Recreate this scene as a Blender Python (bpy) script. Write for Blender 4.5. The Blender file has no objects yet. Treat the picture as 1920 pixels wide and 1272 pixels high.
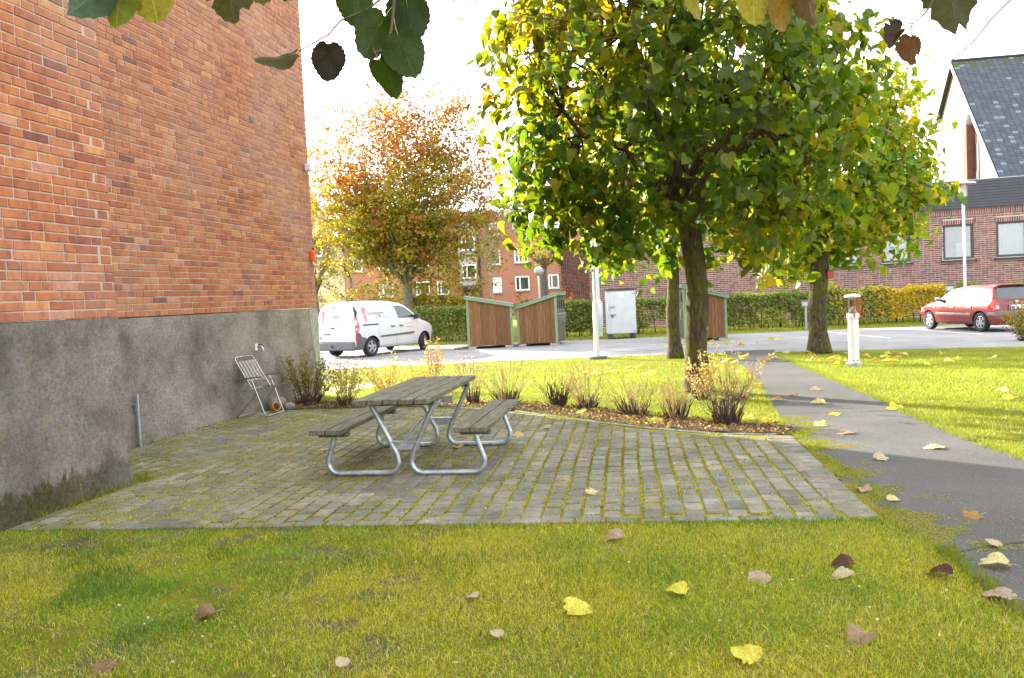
import bpy, bmesh, math, random
import numpy as np
from mathutils import Vector, Matrix
rnd = random.Random(7)
rng = np.random.default_rng(11)
scene = bpy.context.scene
COL = scene.collection
PI = math.pi

# ------------------------------------------------------------------ camera, light, exposure
EYE = 1.55
cam_d = bpy.data.cameras.new('camera')
cam = bpy.data.objects.new('camera', cam_d)
COL.objects.link(cam)
cam_d.sensor_fit = 'HORIZONTAL'
cam_d.sensor_width = 36.0
cam_d.lens = 1560.0 / 1920.0 * 36.0
cam_d.clip_start = 0.05
cam_d.clip_end = 3000
_pitch = math.atan(80 / 1560.0)
_roll = math.atan(0.047)
cam.matrix_world = (Matrix.Translation((0, 0, EYE)) @ Matrix.Rotation(PI / 2 - _pitch, 4, 'X')
                    @ Matrix.Rotation(-_roll, 4, 'Z'))
scene.camera = cam

SUN_EL = math.radians(19)
sun_dir = Vector((-0.67 * math.cos(SUN_EL), 0.742 * math.cos(SUN_EL), math.sin(SUN_EL))).normalized()
world = bpy.data.worlds.new('World')
scene.world = world
world.use_nodes = True
wn_ = world.node_tree
wn_.nodes.clear()
w_out = wn_.nodes.new('ShaderNodeOutputWorld')
w_bg = wn_.nodes.new('ShaderNodeBackground')
w_sky = wn_.nodes.new('ShaderNodeTexSky')
w_sky.sky_type = 'NISHITA'
w_sky.sun_disc = False
w_sky.sun_elevation = SUN_EL
w_sky.sun_rotation = math.atan2(sun_dir.x, sun_dir.y)
w_sky.air_density = 1.0
w_sky.dust_density = 5.0
w_sky.ozone_density = 1.0
w_hsv = wn_.nodes.new('ShaderNodeHueSaturation')
w_hsv.inputs['Saturation'].default_value = 0.25
w_mix = wn_.nodes.new('ShaderNodeMix')
w_mix.data_type = 'RGBA'
w_mix.inputs[0].default_value = 0.62          # thin white autumn cloud over the blue
w_mix.inputs[7].default_value = (6.4, 6.6, 6.9, 1)
wn_.links.new(w_sky.outputs[0], w_hsv.inputs['Color'])
wn_.links.new(w_hsv.outputs[0], w_mix.inputs[6])
wn_.links.new(w_mix.outputs[2], w_bg.inputs[0])
w_bg.inputs[1].default_value = 0.098
wn_.links.new(w_bg.outputs[0], w_out.inputs[0])

sun_l = bpy.data.lights.new('sun', 'SUN')
sun_l.energy = 3.6
sun_l.angle = math.radians(0.6)
sun_l.color = (1.0, 0.93, 0.80)
sun = bpy.data.objects.new('sun', sun_l)
COL.objects.link(sun)
sun.rotation_euler = sun_dir.to_track_quat('Z', 'Y').to_euler()
sun.location = (-30, 30, 40)

scene.view_settings.view_transform = 'Standard'
scene.view_settings.look = 'None'
scene.view_settings.exposure = 2.74
scene.view_settings.gamma = 1.0
scene.view_settings.use_curve_mapping = False
scene.cycles.max_bounces = 6
scene.cycles.transparent_max_bounces = 12

# ------------------------------------------------------------------ helpers
def vnoise(x, y, s, seed=0):
    """smooth value noise, 0..1"""
    r = np.random.default_rng(seed)
    tab = r.random((64, 64))
    x = np.asarray(x, float) / s + 1000.3
    y = np.asarray(y, float) / s + 1000.7
    xi = np.floor(x).astype(int); yi = np.floor(y).astype(int)
    fx = x - xi; fy = y - yi
    fx = fx * fx * (3 - 2 * fx); fy = fy * fy * (3 - 2 * fy)
    a = tab[xi % 64, yi % 64]; b = tab[(xi + 1) % 64, yi % 64]
    c = tab[xi % 64, (yi + 1) % 64]; d = tab[(xi + 1) % 64, (yi + 1) % 64]
    return (a * (1 - fx) + b * fx) * (1 - fy) + (c * (1 - fx) + d * fx) * fy

def gz(y):
    t = np.clip((np.asarray(y, float) - 12.5) / 6.5, 0, 1)
    return -0.2 * t * t * (3 - 2 * t)
def gzf(y):
    return float(gz(y))

def inpoly(x, y, poly):
    x = np.asarray(x, float); y = np.asarray(y, float)
    ins = np.zeros(x.shape, bool)
    n = len(poly)
    for i in range(n):
        x1, y1 = poly[i]; x2, y2 = poly[(i + 1) % n]
        c = ((y1 > y) != (y2 > y))
        with np.errstate(divide='ignore', invalid='ignore'):
            xx = (x2 - x1) * (y - y1) / (y2 - y1 + 1e-12) + x1
        ins ^= c & (x < xx)
    return ins

def tag(o, label=None, cat=None, group=None, kind=None):
    if label: o['label'] = label
    if cat: o['category'] = cat
    if group: o['group'] = group
    if kind: o['kind'] = kind
    return o

def thing(name, label, cat, loc=(0, 0, 0), rz=0.0, group=None):
    o = bpy.data.objects.new(name, None)
    o.empty_display_size = 0.1
    COL.objects.link(o)
    o.location = loc
    o.rotation_euler = (0, 0, rz)
    return tag(o, label, cat, group)

class MB:
    """collects simple shapes and links them as one mesh object"""
    def __init__(s):
        s.v = []; s.f = []; s.c = []; s.m = []; s.col = (1, 1, 1); s.mat = 0
    def add(s, vs, fs):
        b = len(s.v)
        s.v.extend([tuple(p) for p in vs])
        for f in fs:
            s.f.append(tuple(i + b for i in f)); s.c.append(s.col); s.m.append(s.mat)
        return s
    def box(s, c, d, rz=0.0, mtx=None, bevel=0.0):
        x, y, z = d[0] / 2, d[1] / 2, d[2] / 2
        if bevel > 0:
            b = min(bevel, x * .9, y * .9, z * .9)
            vs = []
            for sx in (-1, 1):
                for sy in (-1, 1):
                    for sz in (-1, 1):
                        vs += [(sx * (x - b), sy * (y - b), sz * z), (sx * (x - b), sy * y, sz * (z - b)), (sx * x, sy * (y - b), sz * (z - b))]
            me = bmesh.new()
            for p in vs: me.verts.new(p)
            r = bmesh.ops.convex_hull(me, input=me.verts)
            bmesh.ops.dissolve_limit(me, angle_limit=0.02, verts=me.verts, edges=me.edges)
            me.verts.index_update()
            vs = [tuple(v.co) for v in me.verts]
            fs = [tuple(v.index for v in f.verts) for f in me.faces]
            me.free()
        else:
            vs = [(-x, -y, -z), (x, -y, -z), (x, y, -z), (-x, y, -z), (-x, -y, z), (x, -y, z), (x, y, z), (-x, y, z)]
            fs = [(0, 3, 2, 1), (4, 5, 6, 7), (0, 1, 5, 4), (1, 2, 6, 5), (2, 3, 7, 6), (3, 0, 4, 7)]
        M = Matrix.Translation(c) @ Matrix.Rotation(rz, 4, 'Z')
        if mtx is not None: M = Matrix.Translation(c) @ mtx
        return s.add([M @ Vector(p) for p in vs], fs)
    def prism(s, poly, h0, h1, axis='z'):
        """poly: list of 2D points; extrude along axis. x -> (y,z) poly, y -> (x,z) poly, z -> (x,y) poly"""
        n = len(poly)
        def P(p, h):
            if axis == 'z': return (p[0], p[1], h)
            if axis == 'y': return (p[0], h, p[1])
            return (h, p[0], p[1])
        vs = [P(p, h0) for p in poly] + [P(p, h1) for p in poly]
        fs = [tuple(range(n)), tuple(range(2 * n - 1, n - 1, -1))]
        for i in range(n):
            j = (i + 1) % n
            fs.append((i, i + n, j + n, j))
        return s.add(vs, fs)
    def tube(s, pts, r, n=8, caps=True):
        pts = [Vector(p) for p in pts]
        if not isinstance(r, (list, tuple)): r = [r] * len(pts)
        vs = []; fs = []
        up = None
        for i, p in enumerate(pts):
            t = (pts[min(i + 1, len(pts) - 1)] - pts[max(i - 1, 0)]).normalized()
            if up is None:
                up = Vector((0, 0, 1)) if abs(t.z) < 0.9 else Vector((1, 0, 0))
            a = t.cross(up)
            if a.length < 1e-4: a = t.orthogonal()
            a.normalize(); b = a.cross(t).normalized(); up = b
            for k in range(n):
                an = 2 * PI * k / n
                vs.append(p + (a * math.cos(an) + b * math.sin(an)) * r[i])
        for i in range(len(pts) - 1):
            for k in range(n):
                k2 = (k + 1) % n
                fs.append((i * n + k, i * n + k2, (i + 1) * n + k2, (i + 1) * n + k))
        if caps:
            fs.append(tuple(range(n))[::-1]); m = (len(pts) - 1) * n
            fs.append(tuple(m + k for k in range(n)))
        return s.add(vs, [f[::-1] for f in fs])
    def lathe(s, prof, n=20, c=(0, 0, 0)):
        vs = []; fs = []
        for r, z in prof:
            for k in range(n):
                a = 2 * PI * k / n
                vs.append((c[0] + r * math.cos(a), c[1] + r * math.sin(a), c[2] + z))
        for i in range(len(prof) - 1):
            for k in range(n):
                k2 = (k + 1) % n
                fs.append((i * n + k, i * n + k2, (i + 1) * n + k2, (i + 1) * n + k))
        fs.append(tuple(range(n))[::-1]); m = (len(prof) - 1) * n
        fs.append(tuple(m + k for k in range(n)))
        return s.add(vs, fs)
    def mesh(s, name, mats, smooth=False, sharp=None):
        me = bpy.data.meshes.new(name)
        me.from_pydata(s.v, [], s.f)
        if not isinstance(mats, (list, tuple)): mats = [mats]
        for m in mats: me.materials.append(m)
        if len(mats) > 1:
            me.polygons.foreach_set('material_index', s.m)
        if any(c != (1, 1, 1) for c in s.c):
            a = me.attributes.new('col', 'FLOAT_COLOR', 'FACE')
            a.data.foreach_set('color', np.array([(c[0], c[1], c[2], 1) for c in s.c], 'f').ravel())
        if smooth:
            me.polygons.foreach_set('use_smooth', [True] * len(me.polygons))
            if sharp: me.set_sharp_from_angle(angle=math.radians(sharp))
        me.update()
        return me
    def build(s, name, mats, parent=None, loc=(0, 0, 0), rz=0.0, smooth=False, sharp=35):
        o = bpy.data.objects.new(name, s.mesh(name, mats, smooth, sharp))
        COL.objects.link(o)
        o.location = loc; o.rotation_euler = (0, 0, rz)
        if parent is not None: o.parent = parent
        return o

def npmesh(name, V, F, C, mat, parent=None, loc=(0, 0, 0), smooth=False):
    """V (n,3), F (m,k) all faces of k corners, C (m,3) face colours"""
    me = bpy.data.meshes.new(name)
    n = len(V); m, k = F.shape
    me.vertices.add(n); me.vertices.foreach_set('co', V.astype('f').ravel())
    me.loops.add(m * k); me.loops.foreach_set('vertex_index', F.astype('i').ravel())
    me.polygons.add(m); me.polygons.foreach_set('loop_start', np.arange(0, m * k, k, dtype='i'))
    try: me.polygons.foreach_set('loop_total', np.full(m, k, 'i'))
    except Exception: pass
    me.update(calc_edges=True)
    if C is not None:
        a = me.attributes.new('col', 'FLOAT_COLOR', 'FACE')
        a.data.foreach_set('color', np.concatenate([C, np.ones((m, 1))], 1).astype('f').ravel())
    me.materials.append(mat)
    if smooth: me.polygons.foreach_set('use_smooth', [True] * m)
    o = bpy.data.objects.new(name, me); COL.objects.link(o)
    o.location = loc
    if parent is not None: o.parent = parent
    return o

def rotz(v, a):
    return (v[0] * math.cos(a) - v[1] * math.sin(a), v[0] * math.sin(a) + v[1] * math.cos(a))

# ------------------------------------------------------------------ materials
class NT:
    def __init__(s, name):
        s.mat = bpy.data.materials.new(name); s.mat.use_nodes = True
        s.t = s.mat.node_tree; s.n = s.t.nodes; s.n.clear()
        s.out = s.n.new('ShaderNodeOutputMaterial')
    def node(s, typ, **kw):
        n = s.n.new(typ)
        for k, v in kw.items(): setattr(n, k, v)
        return n
    def l(s, a, b): s.t.links.new(a, b)
    def pos(s):
        return s.node('ShaderNodeNewGeometry').outputs['Position']
    def objc(s):
        return s.node('ShaderNodeTexCoord').outputs['Object']
    def noise(s, vec, scale, detail=4, rough=0.55, stretch=None):
        if stretch:
            m = s.node('ShaderNodeVectorMath', operation='MULTIPLY'); s.l(vec, m.inputs[0]); m.inputs[1].default_value = stretch; vec = m.outputs[0]
        n = s.node('ShaderNodeTexNoise'); n.inputs['Scale'].default_value = scale
        n.inputs['Detail'].default_value = detail; n.inputs['Roughness'].default_value = rough
        s.l(vec, n.inputs['Vector']); return n.outputs['Fac']
    def ramp(s, fac, stops):
        r = s.node('ShaderNodeValToRGB'); e = r.color_ramp.elements
        while len(e) < len(stops): e.new(0.5)
        for i, (p, c) in enumerate(stops):
            e[i].position = p; e[i].color = (c, c, c, 1) if not isinstance(c, (tuple, list)) else (*c, 1)
        s.l(fac, r.inputs[0]); return r.outputs[0]
    def mixc(s, fac, a, b, blend='MIX'):
        m = s.node('ShaderNodeMix', data_type='RGBA', blend_type=blend)
        for sock, v in ((m.inputs[0], fac), (m.inputs[6], a), (m.inputs[7], b)):
            if hasattr(v, 'is_output'): s.l(v, sock)
            elif isinstance(v, (tuple, list)): sock.default_value = (*v[:3], 1)
            else: sock.default_value = v
        return m.outputs[2]
    def math(s, op, a, b=0.0, clamp=False):
        m = s.node('ShaderNodeMath', operation=op, use_clamp=clamp)
        for sock, v in ((m.inputs[0], a), (m.inputs[1], b)):
            if hasattr(v, 'is_output'): s.l(v, sock)
            else: sock.default_value = v
        return m.outputs[0]
    def attr(s, name='col'):
        return s.node('ShaderNodeAttribute', attribute_name=name).outputs['Color']
    def bump(s, h, strength=0.3, dist=0.01):
        b = s.node('ShaderNodeBump'); b.inputs['Strength'].default_value = strength; b.inputs['Distance'].default_value = dist
        s.l(h, b.inputs['Height']); return b.outputs[0]
    def principled(s, col, rough=0.6, metal=0.0, bump=None, spec=0.5, coat=0.0):
        p = s.node('ShaderNodeBsdfPrincipled')
        for nm, v in (('Base Color', col), ('Roughness', rough), ('Metallic', metal), ('Specular IOR Level', spec), ('Coat Weight', coat)):
            if hasattr(v, 'is_output'): s.l(v, p.inputs[nm])
            elif isinstance(v, (tuple, list)): p.inputs[nm].default_value = (*v[:3], 1)
            else: p.inputs[nm].default_value = v
        if bump is not None: s.l(bump, p.inputs['Normal'])
        s.l(p.outputs[0], s.out.inputs[0]); return p

def simple(name, col, rough=0.6, metal=0.0, var=0.25, scale=6.0, bump=0.0, bscale=60.0, stretch=None, spec=0.5, coat=0.0, world=False):
    t = NT(name)
    v = t.pos() if world else t.objc()
    n = t.noise(v, scale, 5, 0.6, stretch)
    dark = tuple(c * (1 - var) for c in col); lite = tuple(min(1, c * (1 + var)) for c in col)
    c = t.ramp(n, [(0.3, dark), (0.7, lite)])
    b = None
    if bump > 0: b = t.bump(t.noise(v, bscale, 4, 0.6, stretch), bump, 0.004)
    r = t.math('ADD', t.math('MULTIPLY', n, 0.2), rough - 0.1, True)
    t.principled(c, r, metal, b, spec, coat)
    return t.mat

def leaf_mat(name, trans=0.45, tint=(1.25, 1.25, 0.45), rough=0.5, veins=False):
    t = NT(name)
    a = t.attr()
    n = t.noise(t.pos(), 25, 3, 0.6)
    c = t.mixc(1.0, a, t.ramp(n, [(0.25, 0.72), (0.75, 1.2)]), 'MULTIPLY')
    p = t.node('ShaderNodeBsdfPrincipled'); t.l(c, p.inputs['Base Color']); p.inputs['Roughness'].default_value = rough
    p.inputs['Specular IOR Level'].default_value = 0.4
    tr = t.node('ShaderNodeBsdfTranslucent'); t.l(t.mixc(1.0, c, tint, 'MULTIPLY'), tr.inputs['Color'])
    m = t.node('ShaderNodeMixShader'); m.inputs[0].default_value = trans
    t.l(p.outputs[0], m.inputs[1]); t.l(tr.outputs[0], m.inputs[2]); t.l(m.outputs[0], t.out.inputs[0])
    return t.mat

def make_materials():
    M = {}
    # brick: colour per brick, mottled and streaked
    t = NT('brick'); v = t.pos(); a = t.attr()
    n1 = t.noise(v, 14, 5, 0.65, (1, 1, 0.6)); n2 = t.noise(v, 90, 3, 0.6); n3 = t.noise(v, 0.55, 3, 0.5)
    c = t.mixc(1.0, a, t.ramp(n1, [(0.28, (0.62, 0.55, 0.52)), (0.5, (1, 1, 1)), (0.75, (1.25, 1.22, 1.15))]), 'MULTIPLY')
    c = t.mixc(t.ramp(n3, [(0.36, 0.0), (0.72, 0.42)]), c, (0.36, 0.25, 0.20))
    t.principled(c, 0.75, 0, t.bump(n2, 0.5, 0.004), 0.35); M['brick'] = t.mat
    M['mortar'] = simple('mortar', (0.44, 0.35, 0.29), 0.9, var=0.25, scale=8, bump=0.5, bscale=120, world=True)
    t = NT('dark_red_brick'); v = t.pos(); a = t.attr()
    c = t.mixc(1.0, a, t.ramp(t.noise(v, 9, 4), [(0.3, 0.75), (0.7, 1.2)]), 'MULTIPLY')
    t.principled(c, 0.75, 0, None, 0.3); M['brick_far'] = t.mat
    M['mortar_far'] = simple('pale_mortar', (0.50, 0.44, 0.40), 0.9, var=0.12, scale=2, world=True)
    # rough render plinth with algae low down and rust/lichen flecks
    t = NT('rough_render'); v = t.pos()
    n1 = t.noise(v, 1.6, 6, 0.65); n2 = t.noise(v, 30, 7, 0.8); n3 = t.noise(v, 7, 4, 0.6, (1, 1, 0.35))
    c = t.ramp(n1, [(0.3, (0.20, 0.176, 0.155)), (0.5, (0.41, 0.355, 0.31)), (0.72, (0.57, 0.50, 0.44))])
    c = t.mixc(t.ramp(n2, [(0.35, 0.55), (0.6, 0.0)]), c, (0.055, 0.052, 0.045))
    c = t.mixc(t.ramp(n2, [(0.62, 0.0), (0.75, 0.5)]), c, (0.42, 0.39, 0.35))
    sep = t.node('ShaderNodeSeparateXYZ'); t.l(v, sep.inputs[0])
    low = t.math('ADD', sep.outputs[2], t.math('MULTIPLY', t.noise(v, 11, 5, 0.7, (1, 1, 0.5)), -0.42))
    alg = t.ramp(low, [(0.0, 0.85), (0.07, 0.0)])
    front = t.ramp(t.math('ADD', t.math('MULTIPLY', sep.outputs[1], -0.2), 1.62), [(0.0, 0.0), (0.3, 1.0)])
    stain = t.math('MULTIPLY', t.ramp(t.noise(v, 0.9, 5, 0.65), [(0.30, 1.0), (0.62, 0.15)]), t.math('MULTIPLY', front, 0.62))
    c = t.mixc(stain, c, (0.075, 0.062, 0.048))
    c = t.mixc(t.math('MULTIPLY', alg, front), c, t.ramp(n2, [(0.35, (0.022, 0.020, 0.008)), (0.65, (0.12, 0.11, 0.03))]))
    lich = t.math('MULTIPLY', t.ramp(t.noise(v, 8.5, 3, 0.55, (1, 1, 0.5)), [(0.655, 0.0), (0.69, 0.65)]), front)
    c = t.mixc(lich, c, (0.42, 0.26, 0.03))
    t.principled(c, 0.95, 0, t.bump(n2, 1.0, 0.05), 0.15); M['render'] = t.mat
    # lawn soil: moss, soil
    t = NT('lawn_soil'); v = t.pos()
    n1 = t.noise(v, 1.3, 5, 0.6); n2 = t.noise(v, 150, 5, 0.85)
    c = t.ramp(n1, [(0.35, (0.19, 0.20, 0.014)), (0.6, (0.28, 0.27, 0.02))])
    c = t.mixc(t.ramp(n2, [(0.38, 0.9), (0.58, 0.0)]), c, (0.05, 0.045, 0.012))
    sep = t.node('ShaderNodeSeparateXYZ'); t.l(v, sep.inputs[0])
    bare = t.math('MULTIPLY', t.ramp(t.noise(v, 2.2, 4, 0.6), [(0.5, 0.0), (0.62, 1.0)]), t.ramp(t.math('MULTIPLY_ADD', sep.outputs[0], -0.5), [(0.25, 0.0), (0.75, 1.0)]))
    c = t.mixc(bare, c, t.ramp(n2, [(0.3, (0.05, 0.042, 0.03)), (0.7, (0.17, 0.14, 0.10))]))
    t.principled(c, 0.95, 0, t.bump(n2, 0.8, 0.02), 0.1); M['soil'] = t.mat
    M['grass'] = leaf_mat('grass_blade', 0.4, (1.3, 1.25, 0.5), 0.55)
    M['leaf'] = leaf_mat('tree_leaf', 0.6, (1.45, 1.35, 0.35), 0.45)
    M['leaf_far'] = leaf_mat('small_leaf', 0.45, (1.3, 1.15, 0.5), 0.6)
    # asphalt
    def asphalt(name, base, spk, spec):
        t = NT(name); v = t.pos()
        n1 = t.noise(v, 0.8, 5, 0.6); n2 = t.noise(v, 75, 4, 0.8); n3 = t.noise(v, 105, 2, 0.7)
        c = t.ramp(n1, [(0.3, tuple(x * 0.8 for x in base)), (0.7, tuple(x * 1.2 for x in base))])
        c = t.mixc(t.ramp(n2, [(0.3, 0.6), (0.5, 0.0)]), c, tuple(x * 0.4 for x in base))
        c = t.mixc(t.ramp(n3, [(0.62, 0.0), (0.72, 0.7)]), c, spk)
        # moss creeping in at the edges, attribute-free: patches
        t.principled(c, 0.88, 0, t.bump(n2, 0.9, 0.012), spec); return t
    M['asphalt_path'] = asphalt('path_asphalt', (0.112, 0.108, 0.103), (0.46, 0.43, 0.39), .06).mat
    M['asphalt_lot'] = asphalt('parking_asphalt', (0.25, 0.243, 0.25), (0.40, 0.39, 0.38), .3).mat
    M['asphalt_line'] = simple('road_crack', (0.035, 0.035, 0.03), 0.9, var=0.3)
    M['paint'] = simple('worn_white_paint', (0.72, 0.72, 0.70), 0.7, var=0.15, scale=14)
    # paving stone with world moss/soot
    t = NT('paving_stone'); v = t.pos(); a = t.attr()
    n1 = t.noise(v, 11, 5, 0.65); n2 = t.noise(v, 120, 4, 0.75)
    c = t.mixc(1.0, a, t.ramp(n1, [(0.3, 0.72), (0.7, 1.25)]), 'MULTIPLY')
    c = t.mixc(t.ramp(n2, [(0.3, 0.45), (0.5, 0.0)]), c, (0.05, 0.05, 0.05))
    c = t.mixc(t.ramp(t.noise(v, 230, 2), [(0.64, 0.0), (0.74, 0.6)]), c, (0.5, 0.48, 0.46))
    sep = t.node('ShaderNodeSeparateXYZ'); t.l(v, sep.inputs[0])
    lft = t.ramp(t.math('ADD', t.math('MULTIPLY', sep.outputs[0], -0.25), 0.05), [(0.05, 0.26), (0.75, 0.72)])
    c = t.mixc(1.0, c, t.ramp(t.noise(v, 1.7, 6, 0.7), [(0.32, (0.66, 0.64, 0.58)), (0.66, (1.22, 1.2, 1.12))]), 'MULTIPLY')
    mo = t.math('MULTIPLY', t.ramp(t.noise(v, 2.6, 5, 0.7), [(0.38, 0.0), (0.66, 1.0)]), lft)
    c = t.mixc(mo, c, t.ramp(n2, [(0.3, (0.10, 0.11, 0.02)), (0.7, (0.21, 0.21, 0.05))]))
    t.principled(c, 0.85, 0, t.bump(n2, 0.8, 0.01), 0.07); M['paver'] = t.mat
    t = NT('joint_moss'); v = t.pos(); n1 = t.noise(v, 2.1, 4, 0.6); n2 = t.noise(v, 90, 4, 0.7)
    c = t.ramp(n1, [(0.3, (0.07, 0.07, 0.02)), (0.45, (0.26, 0.26, 0.014)), (0.7, (0.42, 0.42, 0.018))])
    c = t.mixc(t.ramp(n2, [(0.3, 0.7), (0.6, 0.0)]), c, (0.04, 0.045, 0.012))
    t.principled(c, 0.95, 0, t.bump(n2, 1.0, 0.015), 0.1); M['moss'] = t.mat
    t = NT('mulch'); v = t.pos(); n2 = t.noise(v, 60, 5, 0.75)
    c = t.ramp(n2, [(0.3, (0.02, 0.014, 0.01)), (0.5, (0.07, 0.048, 0.034)), (0.72, (0.20, 0.15, 0.10))])
    t.principled(c, 0.95, 0, t.bump(n2, 1.0, 0.03), 0.15); M['mulch'] = t.mat
    # grey weathered wood
    t = NT('weathered_wood'); v = t.objc()
    n1 = t.noise(v, 5, 6, 0.65, (9, 1, 9)); n2 = t.noise(v, 3, 4, 0.6)
    c = t.ramp(n1, [(0.28, (0.05, 0.046, 0.033)), (0.5, (0.125, 0.115, 0.085)), (0.72, (0.22, 0.20, 0.155))])
    c = t.mixc(t.ramp(n2, [(0.42, 0.0), (0.75, 0.55)]), c, (0.095, 0.10, 0.028))
    t.principled(c, 0.85, 0, t.bump(n1, 0.4, 0.004), 0.3); M['greywood'] = t.mat
    t = NT('stained_plank'); v = t.objc(); n1 = t.noise(v, 3, 6, 0.65, (8, 8, 0.7)); oi = t.node('ShaderNodeObjectInfo').outputs['Random']
    c = t.ramp(n1, [(0.3, (0.105, 0.048, 0.018)), (0.55, (0.19, 0.092, 0.036)), (0.75, (0.30, 0.165, 0.066))])
    c = t.mixc(1.0, c, t.ramp(oi, [(0.0, 0.78), (1.0, 1.2)]), 'MULTIPLY')
    t.principled(c, 0.7, 0, t.bump(n1, 0.3, 0.003), 0.35); M['plank'] = t.mat
    M['slatwood'] = simple('pale_slat_wood', (0.30, 0.27, 0.225), 0.8, var=0.3, scale=9, stretch=(6, 6, 1))
    M['galv'] = simple('galvanised_steel', (0.42, 0.45, 0.48), 0.42, 0.75, var=0.3, scale=18, bump=0.1)
    M['alu'] = simple('bare_aluminium', (0.46, 0.46, 0.46), 0.28, 0.9, var=0.1)
    M['white'] = simple('white_paint', (0.66, 0.67, 0.68), 0.4, var=0.05, scale=3)
    M['cabinet'] = simple('pale_grey_paint', (0.58, 0.61, 0.66), 0.45, var=0.08, scale=3)
    M['green'] = simple('faded_green_paint', (0.17, 0.27, 0.16), 0.6, var=0.2, scale=5)
    M['dark'] = simple('black_plastic', (0.022, 0.022, 0.025), 0.55, var=0.2)
    M['grey'] = simple('grey_plastic', (0.10, 0.105, 0.115), 0.6, var=0.15)
    M['greymetal'] = simple('grey_metal', (0.35, 0.38, 0.42), 0.45, 0.4, var=0.12)
    M['poleblue'] = simple('pale_blue_grey_paint', (0.50, 0.56, 0.62), 0.5, var=0.08)
    M['concrete'] = simple('concrete', (0.36, 0.34, 0.31), 0.9, var=0.25, scale=14, bump=0.4)
    M['red'] = simple('red_lacquer', (0.42, 0.035, 0.02), 0.4, var=0.15)
    M['orange'] = simple('orange_plastic', (0.75, 0.10, 0.02), 0.45, var=0.1)
    M['clay'] = simple('orange_clay', (0.50, 0.19, 0.05), 0.8, var=0.25, scale=20, bump=0.3)
    M['rubber'] = simple('tyre_rubber', (0.018, 0.018, 0.02), 0.8, var=0.2)
    M['rim'] = simple('alloy_rim', (0.42, 0.43, 0.45), 0.35, 0.5, var=0.06)
    M['vanwhite'] = simple('white_van_paint', (0.57, 0.59, 0.62), 0.3, var=0.03, scale=2, coat=0.3)
    M['carred'] = simple('red_car_paint', (0.15, 0.011, 0.010), 0.32, var=0.06, scale=2, coat=0.45)
    M['seam'] = simple('panel_seam', (0.25, 0.26, 0.28), 0.7, var=0.1)
    M['taillamp'] = simple('red_lens', (0.55, 0.02, 0.015), 0.15, var=0.1)
    M['lens'] = simple('clear_lens', (0.5, 0.52, 0.54), 0.12, var=0.05)
    M['glassdark'] = simple('dark_glass', (0.030, 0.045, 0.052), 0.04, var=0.2, spec=0.9)
    M['print_grey'] = simple('grey_print', (0.33, 0.35, 0.37), 0.5, var=0.05)
    M['print_red'] = simple('pink_red_print', (0.72, 0.20, 0.20), 0.5, var=0.05)
    M['plate_blue'] = simple('plate_blue', (0.03, 0.08, 0.5), 0.4, var=0.05)
    M['black_print'] = simple('black_print', (0.02, 0.02, 0.02), 0.5, var=0.05)
    t = NT('clear_glass'); g = t.node('ShaderNodeBsdfGlossy'); g.inputs['Roughness'].default_value = 0.03; tr = t.node('ShaderNodeBsdfTransparent')
    tr.inputs[0].default_value = (0.86, 0.9, 0.9, 1)
    fr = t.node('ShaderNodeFresnel'); fr.inputs[0].default_value = 1.6; m = t.node('ShaderNodeMixShader')
    t.l(t.math('ADD', fr.outputs[0], 0.12), m.inputs[0]); t.l(tr.outputs[0], m.inputs[1]); t.l(g.outputs[0], m.inputs[2]); t.l(m.outputs[0], t.out.inputs[0])
    M['glass'] = t.mat
    M['curtain'] = simple('pale_curtain', (0.72, 0.74, 0.76), 0.9, var=0.15, scale=6, stretch=(6, 6, 0.3))
    M['room'] = simple('dim_room', (0.50, 0.42, 0.35), 0.9, var=0.3)
    M['frame_dark'] = simple('dark_window_frame', (0.055, 0.05, 0.05), 0.5, var=0.2)
    M['cream'] = simple('cream_render', (0.68, 0.60, 0.38), 0.9, var=0.06, scale=1.5, bump=0.2)
    M['buffbrick'] = simple('buff_brick', (0.31, 0.235, 0.165), 0.85, var=0.1, scale=3)
    M['slatecol'] = leaf_mat('roof_slate', 0.0, (1, 1, 1), 0.55)
    M['slatebase'] = simple('slate_underlay', (0.03, 0.033, 0.04), 0.8, var=0.2)
    M['fascia'] = simple('black_board', (0.045, 0.046, 0.055), 0.65, var=0.25, scale=3)
    t = NT('red_brick_far'); v = t.objc(); br = t.node('ShaderNodeTexBrick'); t.l(v, br.inputs[0])
    rot = t.node('ShaderNodeMapping'); rot.inputs['Rotation'].default_value = (PI / 2, 0, 0); t.l(v, rot.inputs[0]); t.l(rot.outputs[0], br.inputs[0])
    br.inputs['Color1'].default_value = (0.40, 0.16, 0.105, 1); br.inputs['Color2'].default_value = (0.33, 0.125, 0.085, 1); br.inputs['Mortar'].default_value = (0.32, 0.2, 0.15, 1)
    br.inputs['Scale'].default_value = 1.0; br.inputs['Brick Width'].default_value = 0.26; br.inputs['Row Height'].default_value = 0.09; br.inputs['Mortar Size'].default_value = 0.012
    t.principled(br.outputs[0], 0.85, 0, None, 0.3); M['redfar'] = t.mat
    # bark with moss on one side
    t = NT('mossy_bark'); v = t.objc(); n1 = t.noise(v, 9, 6, 0.7, (3, 3, 0.8)); n2 = t.noise(v, 3.2, 4, 0.6)
    c = t.ramp(n1, [(0.3, (0.022, 0.016, 0.012)), (0.55, (0.085, 0.066, 0.05)), (0.75, (0.19, 0.16, 0.13))])
    c = t.mixc(t.ramp(n2, [(0.42, 0.0), (0.62, 0.75)]), c, t.ramp(n1, [(0.3, (0.035, 0.04, 0.006)), (0.7, (0.16, 0.16, 0.02))]))
    c = t.mixc(t.ramp(t.noise(v, 6, 3), [(0.68, 0.0), (0.72, 0.7)]), c, (0.33, 0.34, 0.29))
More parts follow.
